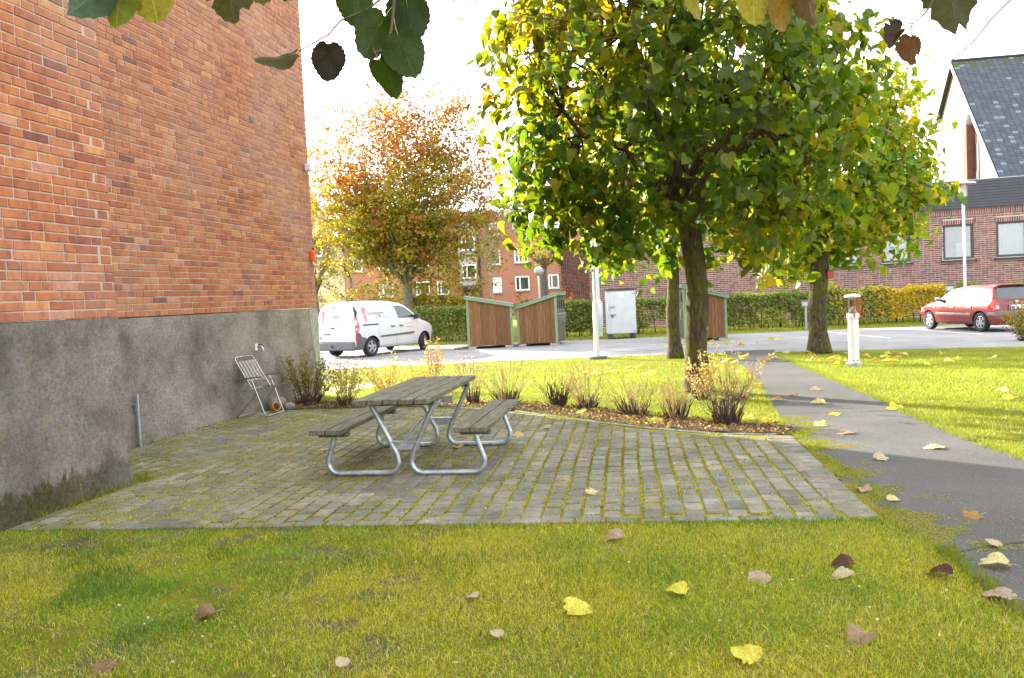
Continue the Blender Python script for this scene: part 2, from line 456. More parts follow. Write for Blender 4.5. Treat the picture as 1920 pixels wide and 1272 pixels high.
    t.principled(c, 0.95, 0, t.bump(n1, 1.0, 0.03), 0.1); M['bark'] = t.mat
    M['bark_grey'] = simple('grey_bark', (0.20, 0.19, 0.16), 0.9, var=0.4, scale=8, bump=0.6, bscale=25)
    M['twig'] = simple('brown_twig', (0.10, 0.062, 0.04), 0.8, var=0.35, scale=12)
    M['twig_pale'] = simple('pale_dry_twig', (0.36, 0.25, 0.13), 0.8, var=0.3, scale=12)
    M['stem_dark'] = simple('dark_woody_stem', (0.06, 0.028, 0.022), 0.9, var=0.4, scale=15)
    M['gravel'] = simple('pale_gravel', (0.30, 0.26, 0.235), 0.95, var=0.45, scale=90, bump=0.8, bscale=90, world=True)
    M['pier'] = simple('dark_pier_brick', (0.13, 0.05, 0.035), 0.85, var=0.3, scale=8)
    M['plaster'] = simple('patched_plaster', (0.30, 0.295, 0.26), 0.95, var=0.25, scale=9, bump=0.9, bscale=45, world=True)
    return M
M = make_materials()

# ------------------------------------------------------------------ ground, lawn, lot, path, patio
PATH_L = [(5.75, 22.6), (5.45, 20.77), (4.85, 17.26), (3.86, 13.0), (3.43, 11.11), (3.02, 9.33), (2.86, 8.47), (2.62, 7.0), (2.44, 5.9), (2.40, 5.07), (2.41, 4.74), (2.33, 4.22), (2.26, 3.72), (2.2, 3.0), (2.05, 1.5), (1.9, -1.0)]
PATH_R = [(7.0, 22.2), (6.66, 21.12), (5.98, 17.31), (5.04, 13.14), (4.74, 10.9), (4.48, 9.48), (4.33, 8.37), (4.22, 7.41), (4.19, 6.83), (4.16, 6.3), (4.14, 5.8), (4.13, 5.2), (4.12, 4.6), (4.1, 3.4), (4.0, 1.5), (3.9, -1.0)]
PATH_POLY = PATH_L + PATH_R[::-1]
LOT_NEAR = [(-60, 25.5), (-20, 23.5), (-5.29, 22.71), (-0.03, 22.73), (4.12, 22.24), (6.74, 21.47), (11.99, 19.66), (22, 16.2), (50, 7)]
LOT_FAR = [(-60, 35.0), (-20, 33.4), (-3.33, 32.31), (-1.76, 32.11), (1.99, 31.12), (3.51, 30.91), (8.2, 30.42), (14.49, 29.8), (50, 26.5)]
LOT_POLY = LOT_NEAR + LOT_FAR[::-1]
PATIO = [(-3.84, 6.10), (2.3, 5.34), (2.8, 8.46), (2.16, 8.76), (1.41, 9.42), (0.63, 10.44), (-0.05, 11.36), (-0.65, 11.82), (-1.77, 12.13), (-2.7, 12.36), (-3.86, 12.5), (-4.44, 9.6), (-4.86, 7.52), (-3.545, 7.50)]
BED = [(2.86, 8.47), (3.02, 8.9), (2.66, 9.3), (2.12, 9.82), (1.62, 10.38), (1.08, 11.05), (0.55, 11.66), (0, 12.15), (-0.8, 12.5), (-1.9, 12.85), (-3.0, 13.4), (-3.55, 13.9), (-3.86, 12.5), (-2.7, 12.36), (-1.77, 12.13), (-0.65, 11.82), (-0.05, 11.36), (0.63, 10.44), (1.41, 9.42), (2.16, 8.76)]

def make_ground():
    xs = np.concatenate([[-1500, -600, -200, -80], np.linspace(-40, 40, 41), [80, 200, 600, 1500]])
    ys = np.concatenate([[-1500, -500, -150, -60, -20, -8], np.linspace(-2, 24, 53), [30, 45, 80, 200, 600, 1500]])
    X, Y = np.meshgrid(xs, ys); V = np.stack([X, Y, gz(Y) - 0.012], -1).reshape(-1, 3)
    nx, ny = len(xs), len(ys)
    I = np.arange(nx * ny).reshape(ny, nx)
    F = np.stack([I[:-1, :-1], I[:-1, 1:], I[1:, 1:], I[1:, :-1]], -1).reshape(-1, 4)
    o = npmesh('lawn', V, F, None, M['soil']); tag(o, kind='structure')
make_ground()

def ribbon(name, L, R, mat, dz, kind='structure', n=10, sub=4):
    """sheet between two polylines of equal length, following the ground"""
    def dens(p):
        out = []
        for a, b in zip(p[:-1], p[1:]):
            for k in range(sub): out.append((a[0] + (b[0] - a[0]) * k / sub, a[1] + (b[1] - a[1]) * k / sub))
        return out + [p[-1]]
    L, R = dens(L), dens(R)
    V = []; F = []
    for i, (a, b) in enumerate(zip(L, R)):
        for k in range(n + 1):
            x = a[0] + (b[0] - a[0]) * k / n; y = a[1] + (b[1] - a[1]) * k / n
            V.append((x, y, gzf(y) + dz))
    for i in range(len(L) - 1):
        for k in range(n): F.append((i * (n + 1) + k, i * (n + 1) + k + 1, (i + 1) * (n + 1) + k + 1, (i + 1) * (n + 1) + k))
    m = MB(); m.add(V, [f[::-1] for f in F] if L[0][1] < L[-1][1] else F)
    o = m.build(name, mat); tag(o, kind=kind); return o
def smooth_line(p, it=2):
    for _ in range(it):
        q = [p[0]]
        for a, b in zip(p[:-1], p[1:]):
            q += [(a[0] * .75 + b[0] * .25, a[1] * .75 + b[1] * .25), (a[0] * .25 + b[0] * .75, a[1] * .25 + b[1] * .75)]
        p = q + [p[-1]]
    return p
# path with a ragged mossy edge
pl, pr = smooth_line(PATH_L, 1), smooth_line(PATH_R, 1)
pl = [(x + 0.05 * (float(vnoise(x, y * 3, .3, 5)) - .5), y) for x, y in pl]
path = ribbon('footpath', pl, pr, M['asphalt_path'], -.003, n=8)
path.visible_shadow = True
lot = ribbon('parking_lot', LOT_NEAR, LOT_FAR, M['asphalt_lot'], -.007, n=10)
# cracks and a patched seam in the footpath
def flat_strip(name, pts, w, mat, dz, parent=None):
    m = MB(); V = []; F = []
    for i, p in enumerate(pts):
        a = Vector(pts[max(i - 1, 0)]); b = Vector(pts[min(i + 1, len(pts) - 1)]); d = (b - a).normalized(); nrm = Vector((-d.y, d.x))
        ww = w * (0.6 + 0.8 * rnd.random()) if w < .03 else w
        for s in (-.5, .5):
            q = Vector(p) + nrm * ww * s; V.append((q.x, q.y, gzf(q.y) + dz))
        if i: F.append((2 * i - 2, 2 * i, 2 * i + 1, 2 * i - 1))
    m.add(V, [f[::-1] for f in F]); return m.build(name, mat, parent)
def jag(a, b, n, amp):
    return [(a[0] + (b[0] - a[0]) * k / n + rnd.uniform(-amp, amp), a[1] + (b[1] - a[1]) * k / n + rnd.uniform(-amp, amp)) for k in range(n + 1)]
flat_strip('crack', jag((2.42, 4.62), (4.12, 5.0), 26, .02), .022, M['asphalt_line'], .001, path)
flat_strip('crack', jag((3.2, 9.9), (4.55, 9.7), 18, .02), .02, M['asphalt_line'], .001, path)
for (a, b) in (((-9, 25.2), (10, 23.6)), ((-8, 28.0), (6.5, 25.6)), ((3, 24.2), (13, 22.0)), ((-6, 30.0), (4, 28.6))):
    flat_strip('crack', jag(a, b, 40, .05), .028, M['asphalt_line'], -.003, lot)
for (a, b) in (((13.45, 29.08), (13.74, 24.26)), ((10.97, 29.19), (11.16, 24.5)), ((15.9, 28.8), (16.3, 24.0)), ((-4.6, 31.5), (-8.2, 26.2))):
    flat_strip('parking_line', [(a[0] + (b[0] - a[0]) * k / 6, a[1] + (b[1] - a[1]) * k / 6) for k in range(7)], .10, M['paint'], -.002, lot)

# planting bed
def poly_sheet(name, poly, z0, mat, kind='structure', bumpy=0.0):
    bm = bmesh.new()
    vs = [bm.verts.new((x, y, 0)) for x, y in poly]
    f = bm.faces.new(vs)
    bmesh.ops.triangulate(bm, faces=[f])
    for _ in range(3):
        bmesh.ops.subdivide_edges(bm, edges=[e for e in bm.edges if e.calc_length() > .3], cuts=1)
        bmesh.ops.triangulate(bm, faces=bm.faces[:])
    for v in bm.verts:
        v.co.z = gzf(v.co.y) + z0 + (bumpy * float(vnoise(v.co.x, v.co.y, .25, 3)) if len(v.link_faces) > 3 else 0)
    bmesh.ops.recalc_face_normals(bm, faces=bm.faces)
    me = bpy.data.meshes.new(name); bm.to_mesh(me); bm.free(); me.materials.append(mat)
    if me.polygons and me.polygons[0].normal.z < 0: me.flip_normals()
    o = bpy.data.objects.new(name, me); COL.objects.link(o); tag(o, kind=kind); return o
bed = poly_sheet('planting_bed', BED, -.005, M['mulch'], bumpy=.03)
patio = poly_sheet('patio', PATIO, -0.006, M['moss'])
gravel = poly_sheet('gravel_strip', [(-3.42, 15.2), (-3.1, 15.7), (-2.6, 17.2), (-2.9, 18.4), (-3.6, 18.2), (-4.2, 16.6)], -.005, M['gravel'])

# pavers
PU = Vector((0.9905, -0.1375)); PV = Vector((0.1375, 0.9905))
PO = Vector((-3.84, 6.10))
PAL = [(0.220, 0.211, 0.197), (0.193, 0.186, 0.177), (0.252, 0.240, 0.222), (0.168, 0.164, 0.159), (0.274, 0.224, 0.193), (0.241, 0.204, 0.179), (0.224, 0.202, 0.181), (0.293, 0.253, 0.213), (0.202, 0.202, 0.204), (0.263, 0.255, 0.242)]
PWT = [5, 5, 4, 4, 1.4, 1.6, 3, .8, 4, 2]
def paver_shape(m, L, W, col, M4=None, h=0.035):
    """paver with worn, chamfered top; local x = L, y = W, top at z = 0"""
    b = 0.007
    lx, ly = L / 2, W / 2
    j = [rnd.uniform(-.0025, .0025) for _ in range(16)]
    t = [(-lx + b + j[0], -ly + b + j[1], 0), (lx - b + j[2], -ly + b + j[3], 0), (lx - b + j[4], ly - b + j[5], 0), (-lx + b + j[6], ly - b + j[7], 0)]
    e = [(-lx + j[0], -ly + j[1], -b), (lx + j[2], -ly + j[3], -b), (lx + j[4], ly + j[5], -b), (-lx + j[6], ly + j[7], -b)]
    d = [(p[0], p[1], -h) for p in e]
    vs = t + e + d
    fs = [(0, 1, 2, 3)] + [(4 + i, 4 + (i + 1) % 4, (i + 1) % 4, i) for i in range(4)] + [(8 + i, 8 + (i + 1) % 4, 4 + (i + 1) % 4, 4 + i) for i in range(4)]
    m.col = col
    m.add(vs if M4 is None else [M4 @ Vector(p) for p in vs], fs)
def stones():
    out = []                                     # (x, y, angle, L (along local x), W)
    ang = math.atan2(PU.y, PU.x)
    inner = [(-3.80, 6.205), (2.22, 5.405), (2.62, 8.42), (2.05, 8.64), (1.31, 9.30), (0.54, 10.32), (-0.13, 11.22), (-0.70, 11.66), (-1.79, 11.97), (-2.72, 12.20), (-3.84, 12.32), (-4.40, 9.6), (-4.78, 7.66), (-3.50, 7.62)]
    cw, rl = 0.1425, 0.2135
    for i in range(-14, 52):
        off = (i % 2) * rl * 0.5 + rnd.uniform(-.01, .01)
        for j in range(-3, 40):
            c = PO + PU * (i + .5) * cw + PV * ((j + .5) * rl + off + rnd.uniform(-.004, .004) + 0.03)
            L, W = cw - 0.017 + rnd.uniform(-.004, .003), rl - 0.021 + rnd.uniform(-.006, .005)
            c += PU * (.022 * (float(vnoise(c.x * .6, c.y, .9, 17)) - .5) + rnd.uniform(-.003, .003)) + PV * (.03 * (float(vnoise(c.x, c.y * .4, 1.3, 18)) - .5))
            if inpoly(c.x, c.y, inner): out.append((c.x, c.y, ang + rnd.uniform(-.012, .012), L, W))
    def edge(a, b, L, W, inset, gap=.008):
        a, b = Vector(a), Vector(b); d = (b - a); n = int(d.length / (L + gap)); d.normalize(); nr = Vector((-d.y, d.x))
        stp = (b - a).length / max(n, 1)
        for k in range(n):
            c = a + d * (k + .5) * stp + nr * inset
            out.append((c.x, c.y, math.atan2(d.y, d.x), stp - gap, W))
    edge((-3.80, 6.135), (2.12, 5.405), .21, .105, .0)            # front stretchers
    edge((2.235, 5.36), (2.70, 8.40), .135, .20, .0)              # right-hand headers
    bk = [(2.70, 8.55), (2.13, 8.72), (1.38, 9.38), (0.60, 10.40), (-0.08, 11.31), (-0.67, 11.76), (-1.78, 12.07), (-2.71, 12.30), (-3.80, 12.43)]
    for a, b in zip(bk[:-1], bk[1:]): edge(a, b, .20, .085, 0)
    return out
PST = stones()
PST.sort(key=lambda s: (s[0] ** 2 + s[1] ** 2))
def in_view(x, y, z, pad=0.0):
    c = cam.matrix_world.inverted() @ Vector((x, y, z))
    if c.z > -0.1: return False
    u = 960 + 1560 * c.x / -c.z; v = 636 - 1560 * c.y / -c.z
    return -pad < u < 1920 + pad and -pad < v < 1272 + pad
bpy.context.view_layer.update()
pv_meshes = {}
npav = 0
rest = MB()
for (x, y, a, L, W) in PST:
    k = rnd.choices(range(len(PAL)), PWT)[0] if W > .11 or y < 8 else 3
    z = 0.004 + rnd.uniform(-.0025, .003) - 0.006 * max(0, float(vnoise(x, y, 1.1, 9)) - .5)
    tilt = Matrix.Rotation(rnd.uniform(-.016, .016), 4, 'X') @ Matrix.Rotation(rnd.uniform(-.02, .02), 4, 'Y')
    if npav < 300 and in_view(x, y, 0):
        key = (k, round(L * 200), round(W * 150))
        if key not in pv_meshes:
            m = MB(); paver_shape(m, L, W, PAL[k]); pv_meshes[key] = m.mesh('paver', M['paver'])
        o = bpy.data.objects.new('paver', pv_meshes[key]); COL.objects.link(o); o.parent = patio
        o.matrix_local = Matrix.Translation((x, y, z)) @ Matrix.Rotation(a + rnd.uniform(-.012, .012), 4, 'Z') @ tilt
        npav += 1
    else:
        paver_shape(rest, L, W, PAL[k], Matrix.Translation((x, y, z)) @ Matrix.Rotation(a + rnd.uniform(-.012, .012), 4, 'Z') @ tilt)
o = rest.build('paving', M['paver'], patio); tag(o, kind='stuff')

# ------------------------------------------------------------------ the brick apartment building on the left
WD = Vector((0.1952, 0.9808, 0)); WN = Vector((0.9808, -0.1952, 0))
P1 = Vector((-3.54, 7.5, 0)); P2 = Vector((-4.28, 10.41, 0))
bld = thing('apartment_building', 'tall orange brick building with rough grey plinth beside the patio', 'building', (-3.54, 7.5, 0), 0)
BO = Vector((-3.54, 7.5, 0))
def wall_core(name, p0, s0, s1, z0, z1, thick, inset, mat):
    a = p0 + WD * s0 - WN * inset - BO; b = p0 + WD * s1 - WN * inset - BO
    c, d = b - WN * thick, a - WN * thick
    m = MB(); m.prism([(a.x, a.y), (b.x, b.y), (c.x, c.y), (d.x, d.y)], z0, z1); return m.build(name, mat, bld)
S1a, S1b = -13.0, 0.0
S2a, S2b = -2.98, 4.40
TOP = 10.6
wall_core('wall', P1, S1a, S1b - .012, 1.535, TOP, 5.0, .007, M['mortar'])
wall_core('wall', P2, S2a, S2b - .012, 1.515, TOP, 6.0, .007, M['mortar'])
# plinths, the front one standing a little proud with a rough surface
def plinth(p0, s0, s1, z0, z1, thick, proud):
    n, k = int((s1 - s0) / .08), 20
    V = []; F = []
    for j in range(k + 1):
        for i in range(n + 1):
            s = s0 + (s1 - s0) * i / n; z = z0 + (z1 - z0) * j / k
            e = proud + .016 * (float(vnoise(s, z, .13, 21)) - .5) + .02 * (float(vnoise(s, z, .6, 22)) - .5)
            if j == k: e = proud - .004
            q = p0 + WD * s + WN * e - BO; V.append((q.x, q.y, z))
    for j in range(k):
        for i in range(n): F.append((j * (n + 1) + i, j * (n + 1) + i + 1, (j + 1) * (n + 1) + i + 1, (j + 1) * (n + 1) + i))
    m = MB(); m.add(V, F)
    # closed sides and top
    q = lambda s, e: (p0 + WD * s + WN * e - BO)
    for s, fl in ((s0, 0), (s1, 1)):
        col = [tuple(V[j * (n + 1) + (n if fl else 0)]) for j in range(k + 1)]
        bk_ = q(s, -thick); vs = col + [(bk_.x, bk_.y, z1), (bk_.x, bk_.y, z0)]
        f = tuple(range(len(vs))); m.add(vs, [f if fl else f[::-1]])
    tp = [tuple(V[k * (n + 1) + i]) for i in (0, n)]
    c1, c2 = q(s1, -thick), q(s0, -thick)
    m.add(tp + [(c1.x, c1.y, z1), (c2.x, c2.y, z1)], [(0, 1, 2, 3)])
    return m.build('plinth', M['render'], bld, smooth=True, sharp=50)
plinth(P1, S1a, S1b, -.25, 1.525, 5.0, .012)
plinth(P2, S2a, S2b, -.35, 1.505, 6.0, .014)
BPAL = [(0.389, 0.131, 0.054), (0.345, 0.110, 0.048), (0.427, 0.162, 0.068), (0.305, 0.093, 0.047), (0.259, 0.078, 0.047), (0.389, 0.144, 0.072), (0.187, 0.063, 0.048), (0.480, 0.206, 0.083), (0.427, 0.194, 0.130), (0.207, 0.138, 0.118)]
BW = [7, 6.5, 4, 4.5, 1.5, 4.5, .3, 1.3, 1.4, .1]
def brick_list(s0, s1, z0, z1, course=.079, stl=.275, jt=.013):
    out = []; row = 0; z = z0
    while z < z1:
        s = s1 if row % 2 else s1
        first = True
        seq = rnd.randrange(3)
        s = s1
        q0 = (.0, .118, .0, .185)[(row + rnd.choice((0, 0, 1))) % 4]
        if q0: out.append((s - q0, s, z, 'Q')); s -= q0 + jt
        while s > s0:
            h = (seq % 3 == 2) if rnd.random() < .8 else rnd.random() < .4
            seq += 1
            L = (stl - jt) if not h else (stl / 2 - jt)
            L += rnd.uniform(-.004, .004)
            out.append((s - L, s, z, 'H' if h else 'S')); s -= L + jt
        row += 1; z += course
    return out
def brick_box(m, L, H, D, col, M4=None):
    m.col = col
    x, z = L / 2, H / 2; b = .004
    j = [rnd.uniform(-.002, .002) for _ in range(8)]
    fr = [(-x + b + j[0], 0, -z + b + j[1]), (x - b + j[2], 0, -z + b + j[3]), (x - b + j[4], 0, z - b + j[5]), (-x + b + j[6], 0, z - b + j[7])]
    ed = [(-x + j[0], b, -z + j[1]), (x + j[2], b, -z + j[3]), (x + j[4], b, z + j[5]), (-x + j[6], b, z + j[7])]
    bk = [(p[0], D, p[2]) for p in ed]
    vs = fr + ed + bk
    fs = [(0, 1, 2, 3)] + [(4 + i, 4 + (i + 1) % 4, (i + 1) % 4, i) for i in range(4)] + [(8 + i, 8 + (i + 1) % 4, 4 + (i + 1) % 4, 4 + i) for i in range(4)]
    m.add(vs if M4 is None else [M4 @ Vector(p) for p in vs], fs)
# local brick frame: x along the wall, -y outwards (so front face at y = 0)
WROT = Matrix(((WD.x, -WN.x, 0, 0), (WD.y, -WN.y, 0, 0), (0, 0, 1, 0), (0, 0, 0, 1)))
bk_meshes = {}
brest = MB()
cand = []
for p0, s0, s1, z0, z1 in ((P1, -3.2, S1b, 1.535, 5.6), (P2, -1.6, S2b, 1.515, 7.6)):
    for (a, b, z, kd) in brick_list(s0, s1, z0, z1):
        q = p0 + WD * (a + b) / 2; q.z = z + .033
        cand.append((q.x ** 2 + q.y ** 2 + (q.z - EYE) ** 2, q, b - a))
cand.sort(key=lambda c: c[0])
nb = 0
for d2, q, L in cand:
    k = rnd.choices(range(len(BPAL)), BW)[0]
    proud = rnd.uniform(-.003, .004)
    qq = q + WN * proud - BO; qq.z = q.z
    if nb < 300 and in_view(q.x, q.y, q.z):
        kind = 'S' if L > .2 else 'H'
        key = (kind, k, rnd.randrange(2))
        if key not in bk_meshes:
            m = MB(); brick_box(m, .262 if kind == 'S' else .1245, .0665, .05, BPAL[k]); bk_meshes[key] = m.mesh('brick', M['brick'])
        o = bpy.data.objects.new('brick', bk_meshes[key]); COL.objects.link(o); o.parent = bld
        o.matrix_local = Matrix.Translation(qq) @ WROT @ Matrix.Rotation(rnd.uniform(-.008, .008), 4, 'Y')
        nb += 1
    else:
        brick_box(brest, L, .0665, .05, BPAL[k], Matrix.Translation(qq) @ WROT @ Matrix.Rotation(rnd.uniform(-.008, .008), 4, 'Y'))
o = brest.build('brickwork', M['brick'], bld); tag(o, kind='stuff')
# upper wall above the picture: same bricks as a plain faced panel
def face_panel(p0, s0, s1, z0, z1):
    a = p0 + WD * s0 - BO; b = p0 + WD * s1 - BO; n = WN * .02
    m = MB(); m.col = (0.26, 0.093, 0.034)
    m.prism([(a.x, a.y), (b.x, b.y), (b.x - n.x, b.y - n.y), (a.x - n.x, a.y - n.y)], z0, z1); return m.build('brick_facing', M['brick'], bld)
face_panel(P1, S1a, S1b, 5.66, TOP); face_panel(P2, S2a, S2b, 7.66, TOP); face_panel(P1, S1a, -3.24, 1.535, 5.65)
def on_wall(p0, s, z, out=0.0):
    q = p0 + WD * s + WN * out; return (q.x, q.y, z)
WANG = math.atan2(WD.y, WD.x)          # local x along the wall, -y out of it
# lighter mended corner of the plinth
m = MB(); m.prism([(.0, -.05), (.0, 1.5), (-.36, 1.5), (-.30, 1.1), (-.20, .7), (-.17, .3), (-.10, -.05)], -.002, .008, 'y')
pt = m.build('plaster_patch', M['plaster'], bld); q = P2 + WD * 4.385 + WN * .017 - BO; pt.location = (q.x, q.y, 0); pt.rotation_euler = (0, 0, WANG)

t = thing('alarm_box', 'small orange alarm siren box on the brick wall corner', 'alarm box', on_wall(P2, 4.27, 2.32, .004), WANG)
m = MB(); m.box((0, -.035, .10), (.10, .07, .18), bevel=.012); m.build('casing', M['orange'], t)
m = MB(); m.tube([(0, -.04, .0), (0, -.04, -.035), (.03, -.03, -.05), (.09, -.02, -.05), (.13, -.02, -.05)], .014); m.build('pipe', M['white'], t, smooth=True)
for sx in (-.03, .03):
    m = MB(); m.tube([(sx, -.05, .20), (sx, -.05, .235)], .012, 6); m.build('knob', M['dark'], t)
t = thing('sensor_lamp', 'small white sensor high on the brick wall corner', 'sensor', on_wall(P2, 4.25, 3.86, .004), WANG)
m = MB(); m.box((0, -.06, .08), (.10, .12, .13), bevel=.02); m.build('casing', M['white'], t)
m = MB(); m.tube([(0, -.05, .02), (0, -.05, -.04), (.04, -.05, -.06), (.06, -.03, -.03)], .012); m.build('bracket', M['white'], t, smooth=True)
t = thing('wall_tap', 'small white outdoor tap on the grey plinth above the folding chair', 'tap', on_wall(P2, 2.12, .97, .014), WANG)
m = MB(); m.lathe([(.035, -.05), (.035, .05)], 10); m.build('wall_plate', M['white'], t)
m = MB(); m.tube([(0, 0, 0), (0, -.09, 0), (0, -.12, -.03), (0, -.12, -.06)], .016); m.build('spout', M['alu'], t, smooth=True)
m = MB(); m.box((.02, -.07, .035), (.09, .02, .015)); m.build('handle', M['dark'], t)
t = thing('ground_pipe', 'thin grey upright pipe standing against the plinth near the inner corner', 'pipe', on_wall(P2, -.80, 0, .06), WANG)
m = MB(); m.tube([(0, 0, 0), (0, 0, .56), (0, .0, .60)], .018, 8); m.build('tube', M['galv'], t, smooth=True)
m = MB(); m.tube([(0, 0, .58), (0, 0, .615)], .024, 8); m.build('cap', M['greymetal'], t)
m = MB(); m.box((0, .03, .50), (.06, .05, .02)); m.build('clip', M['galv'], t)
t = thing('grey_vent', 'small grey vent plate set high in the brick wall', 'vent', on_wall(P2, 2.45, 4.42, .003), WANG)
m = MB(); m.box((0, -.004, 0), (.11, .008, .07)); m.build('plate', M['grey'], t)

# ------------------------------------------------------------------ low brick building on the right
RA = Vector((3.9, 40.7, 0)); RB = Vector((19.4, 36.0, 0))
RD = (RB - RA).normalized(); RN = Vector((RD.y, -RD.x, 0))
if RN.y > 0: RN = -RN
RANG = math.atan2(RD.y, RD.x)
hall = thing('brick_annex', 'long low purple brick building with a black board fascia behind the hedge', 'building', (RA.x, RA.y, -.2), RANG)
LEN = 27.0; HB = 4.60; HF = 1.22
wins = [(11.15, 12.36), (13.15, 14.33), (15.62, 16.82), (17.67, 18.85), (20.6, 21.8), (23.0, 24.2)]
WZ0, WZ1 = 2.44, 3.94
# core wall pieces, leaving real window openings (local: x along, -y out)
xs = [0.012]
for a, b in wins: xs += [a, b]
xs.append(LEN)
m = MB()
for i in range(0, len(xs), 2): m.box(((xs[i] + xs[i + 1]) / 2, .26, HB / 2), (xs[i + 1] - xs[i], .5, HB))
for a, b in wins:
    m.box(((a + b) / 2, .26, WZ0 / 2), (b - a, .5, WZ0)); m.box(((a + b) / 2, .26, (WZ1 + HB) / 2), (b - a, .5, HB - WZ1))
m.build('wall', M['mortar_far'], hall)
m = MB(); m.box((LEN / 2 + .5, 6.5, HB / 2), (LEN - 1.0, 11, HB)); m.build('rear_wing', M['mortar_far'], hall)
mb = MB()
pal2 = [(0.212, 0.095, 0.086), (0.256, 0.111, 0.092), (0.168, 0.073, 0.074), (0.293, 0.138, 0.107), (0.132, 0.062, 0.070)]
ch, sl, jt, jv = .090, .30, .024, .016
row = 0; z = .05
while z < HB - .30:
    x = -(row % 2) * sl * .5 - rnd.uniform(0, .02)
    while x < LEN:
        L = sl if rnd.random() < .6 else sl * .5
        a, b = x + jv / 2, x + L - jv / 2; x += L
        a = max(a, 0)
        if b - a < .04: continue
        for (w0, w1) in wins:
            if WZ0 - .12 < z + .04 < WZ1 + .20:
                if a < w0 < b: b = w0
                if a < w1 < b: a = w1
                if a >= w0 and b <= w1: a = b
        if b - a < .03: continue
        mb.col = rnd.choice(pal2)
        y = rnd.uniform(-.003, .003)
        z1 = z + ch - jt
        vs = [(a, y, z), (b, y, z), (b, y, z1), (a, y, z1), (a, .02, z), (b, .02, z), (b, .02, z1), (a, .02, z1)]
        mb.add(vs, [(0, 1, 2, 3), (4, 5, 1, 0), (5, 6, 2, 1), (6, 7, 3, 2), (7, 4, 0, 3)])
    row += 1; z += ch
def soldier(x0, x1, z0, z1):
    x = x0
    while x < x1 - .02:
        mb.col = rnd.choice(pal2)
        a, b = x + .012, x + .09 - .012
        mb.add([(a, 0, z0), (b, 0, z0), (b, 0, z1), (a, 0, z1), (a, .02, z0), (b, .02, z0), (b, .02, z1), (a, .02, z1)],
               [(0, 1, 2, 3), (4, 5, 1, 0), (5, 6, 2, 1), (6, 7, 3, 2), (7, 4, 0, 3)])
        x += .09
soldier(0, LEN, HB - .27, HB - .02)
for a, b in wins: soldier(a - .05, b + .05, WZ1 + .0, WZ1 + .19)
# return face at the left end
z = .05; row = 0
while z < HB - .05:
    y = -(row % 2) * .15
    while y < 11:
        L = .30 if rnd.random() < .6 else .15
        a, b = max(y + .013, .03), y + L - .013; y += L
        if b - a < .04: continue
        mb.col = rnd.choice(pal2); z1 = z + ch - jt
        mb.add([(-.0, b, z), (0, a, z), (0, a, z1), (0, b, z1), (.03, b, z), (.03, a, z), (.03, a, z1), (.03, b, z1)],
               [(0, 1, 2, 3), (4, 5, 1, 0), (5, 6, 2, 1), (6, 7, 3, 2), (7, 4, 0, 3)])
    z += ch; row += 1
# set-back wing seen past the left end
z = .05; row = 0
while z < HB - .05:
    x = -2.6 - (row % 2) * .12
    while x < .6:
        L = .24 if rnd.random() < .6 else .12
        a, b = x + .011, x + L - .011; x += L
        mb.col = rnd.choice(pal2); z1 = z + .075 - .02
        mb.add([(a, 4.98, z), (b, 4.98, z), (b, 4.98, z1), (a, 4.98, z1), (a, 5.0, z), (b, 5.0, z), (b, 5.0, z1), (a, 5.0, z1)],
               [(0, 1, 2, 3), (4, 5, 1, 0), (5, 6, 2, 1), (6, 7, 3, 2), (7, 4, 0, 3)])
    z += .075; row += 1
m = MB(); m.box((-1.0, 7.0, HB / 2), (3.1, 3.98, HB)); m.build('rear_wing', M['mortar_far'], hall)
o = mb.build('brickwork', M['brick_far'], hall); tag(o, kind='stuff')
for wi, (a, b) in enumerate(wins):
    w = b - a; cx = (a + b) / 2; cz = (WZ0 + WZ1) / 2; hh = WZ1 - WZ0
    m = MB()
    for sx in (-1, 1): m.box((cx + sx * (w / 2 - .05), .10, cz), (.096, .10, hh - .004))
    for sz in (-1, 1): m.box((cx, .10, cz + sz * (hh / 2 - .05)), (w - .20, .10, .096))
    fr = m.build('window', M['frame_dark'], hall)
    m = MB(); m.box((cx, .11, cz), (w - .18, .012, hh - .18)); m.build('pane', M['glass'], fr)
    m = MB(); m.box((cx, .0, WZ0 - .06), (w + .16, .24, .06)); m.box((cx, -.11, WZ0 - .085), (w + .16, .02, .05)); m.build('sill', M['frame_dark'], fr)
    m = MB(); m.box((cx, .45, cz), (w, .02, hh)); m.build('room', M['room'], fr)
    if wi != 2:
        m = MB(); n = 40; V = []; F = []
        for i in range(n + 1):
            x = cx - w / 2 + .06 + (w - .12) * i / n; y = .24 + .02 * math.sin(i * 1.3) + .01 * math.sin(i * 2.9)
            V += [(x, y, WZ0 + .06), (x, y, WZ1 - .06)]
            if i: F.append((2 * i - 2, 2 * i, 2 * i + 1, 2 * i - 1))
        m.add(V, F); m.build('curtain', M['curtain'], fr, smooth=True)
    else:
        m = MB(); m.box((cx + .26, .30, WZ0 + .38), (.62, .04, .68)); m.build('blind', M['curtain'], fr)
        m = MB(); m.box((cx - .1, .36, WZ0 + .95), (.9, .03, .8)); m.build('wall_board', M['buffbrick'], fr)
nb_ = 10
for k in range(nb_):
    h = HF / nb_
    m = MB(); m.box((LEN / 2 - .1, -.09 + .045 * k, HB + h * (k + .5)), (LEN + .5, .05, h - .012), mtx=Matrix.Rotation(math.radians(-9), 4, 'X')); m.build('board', M['fascia'], hall)
m = MB(); m.box((LEN / 2 - .1, 6.8, HB + HF * .5), (LEN + .4, 12.9, HF - .04)); m.build('roof', M['slatebase'], hall)
m = MB(); m.box((LEN / 2 - .1, .40, HB + HF + .01), (LEN + .5, .14, .05)); m.build('roof_trim', M['greymetal'], hall)

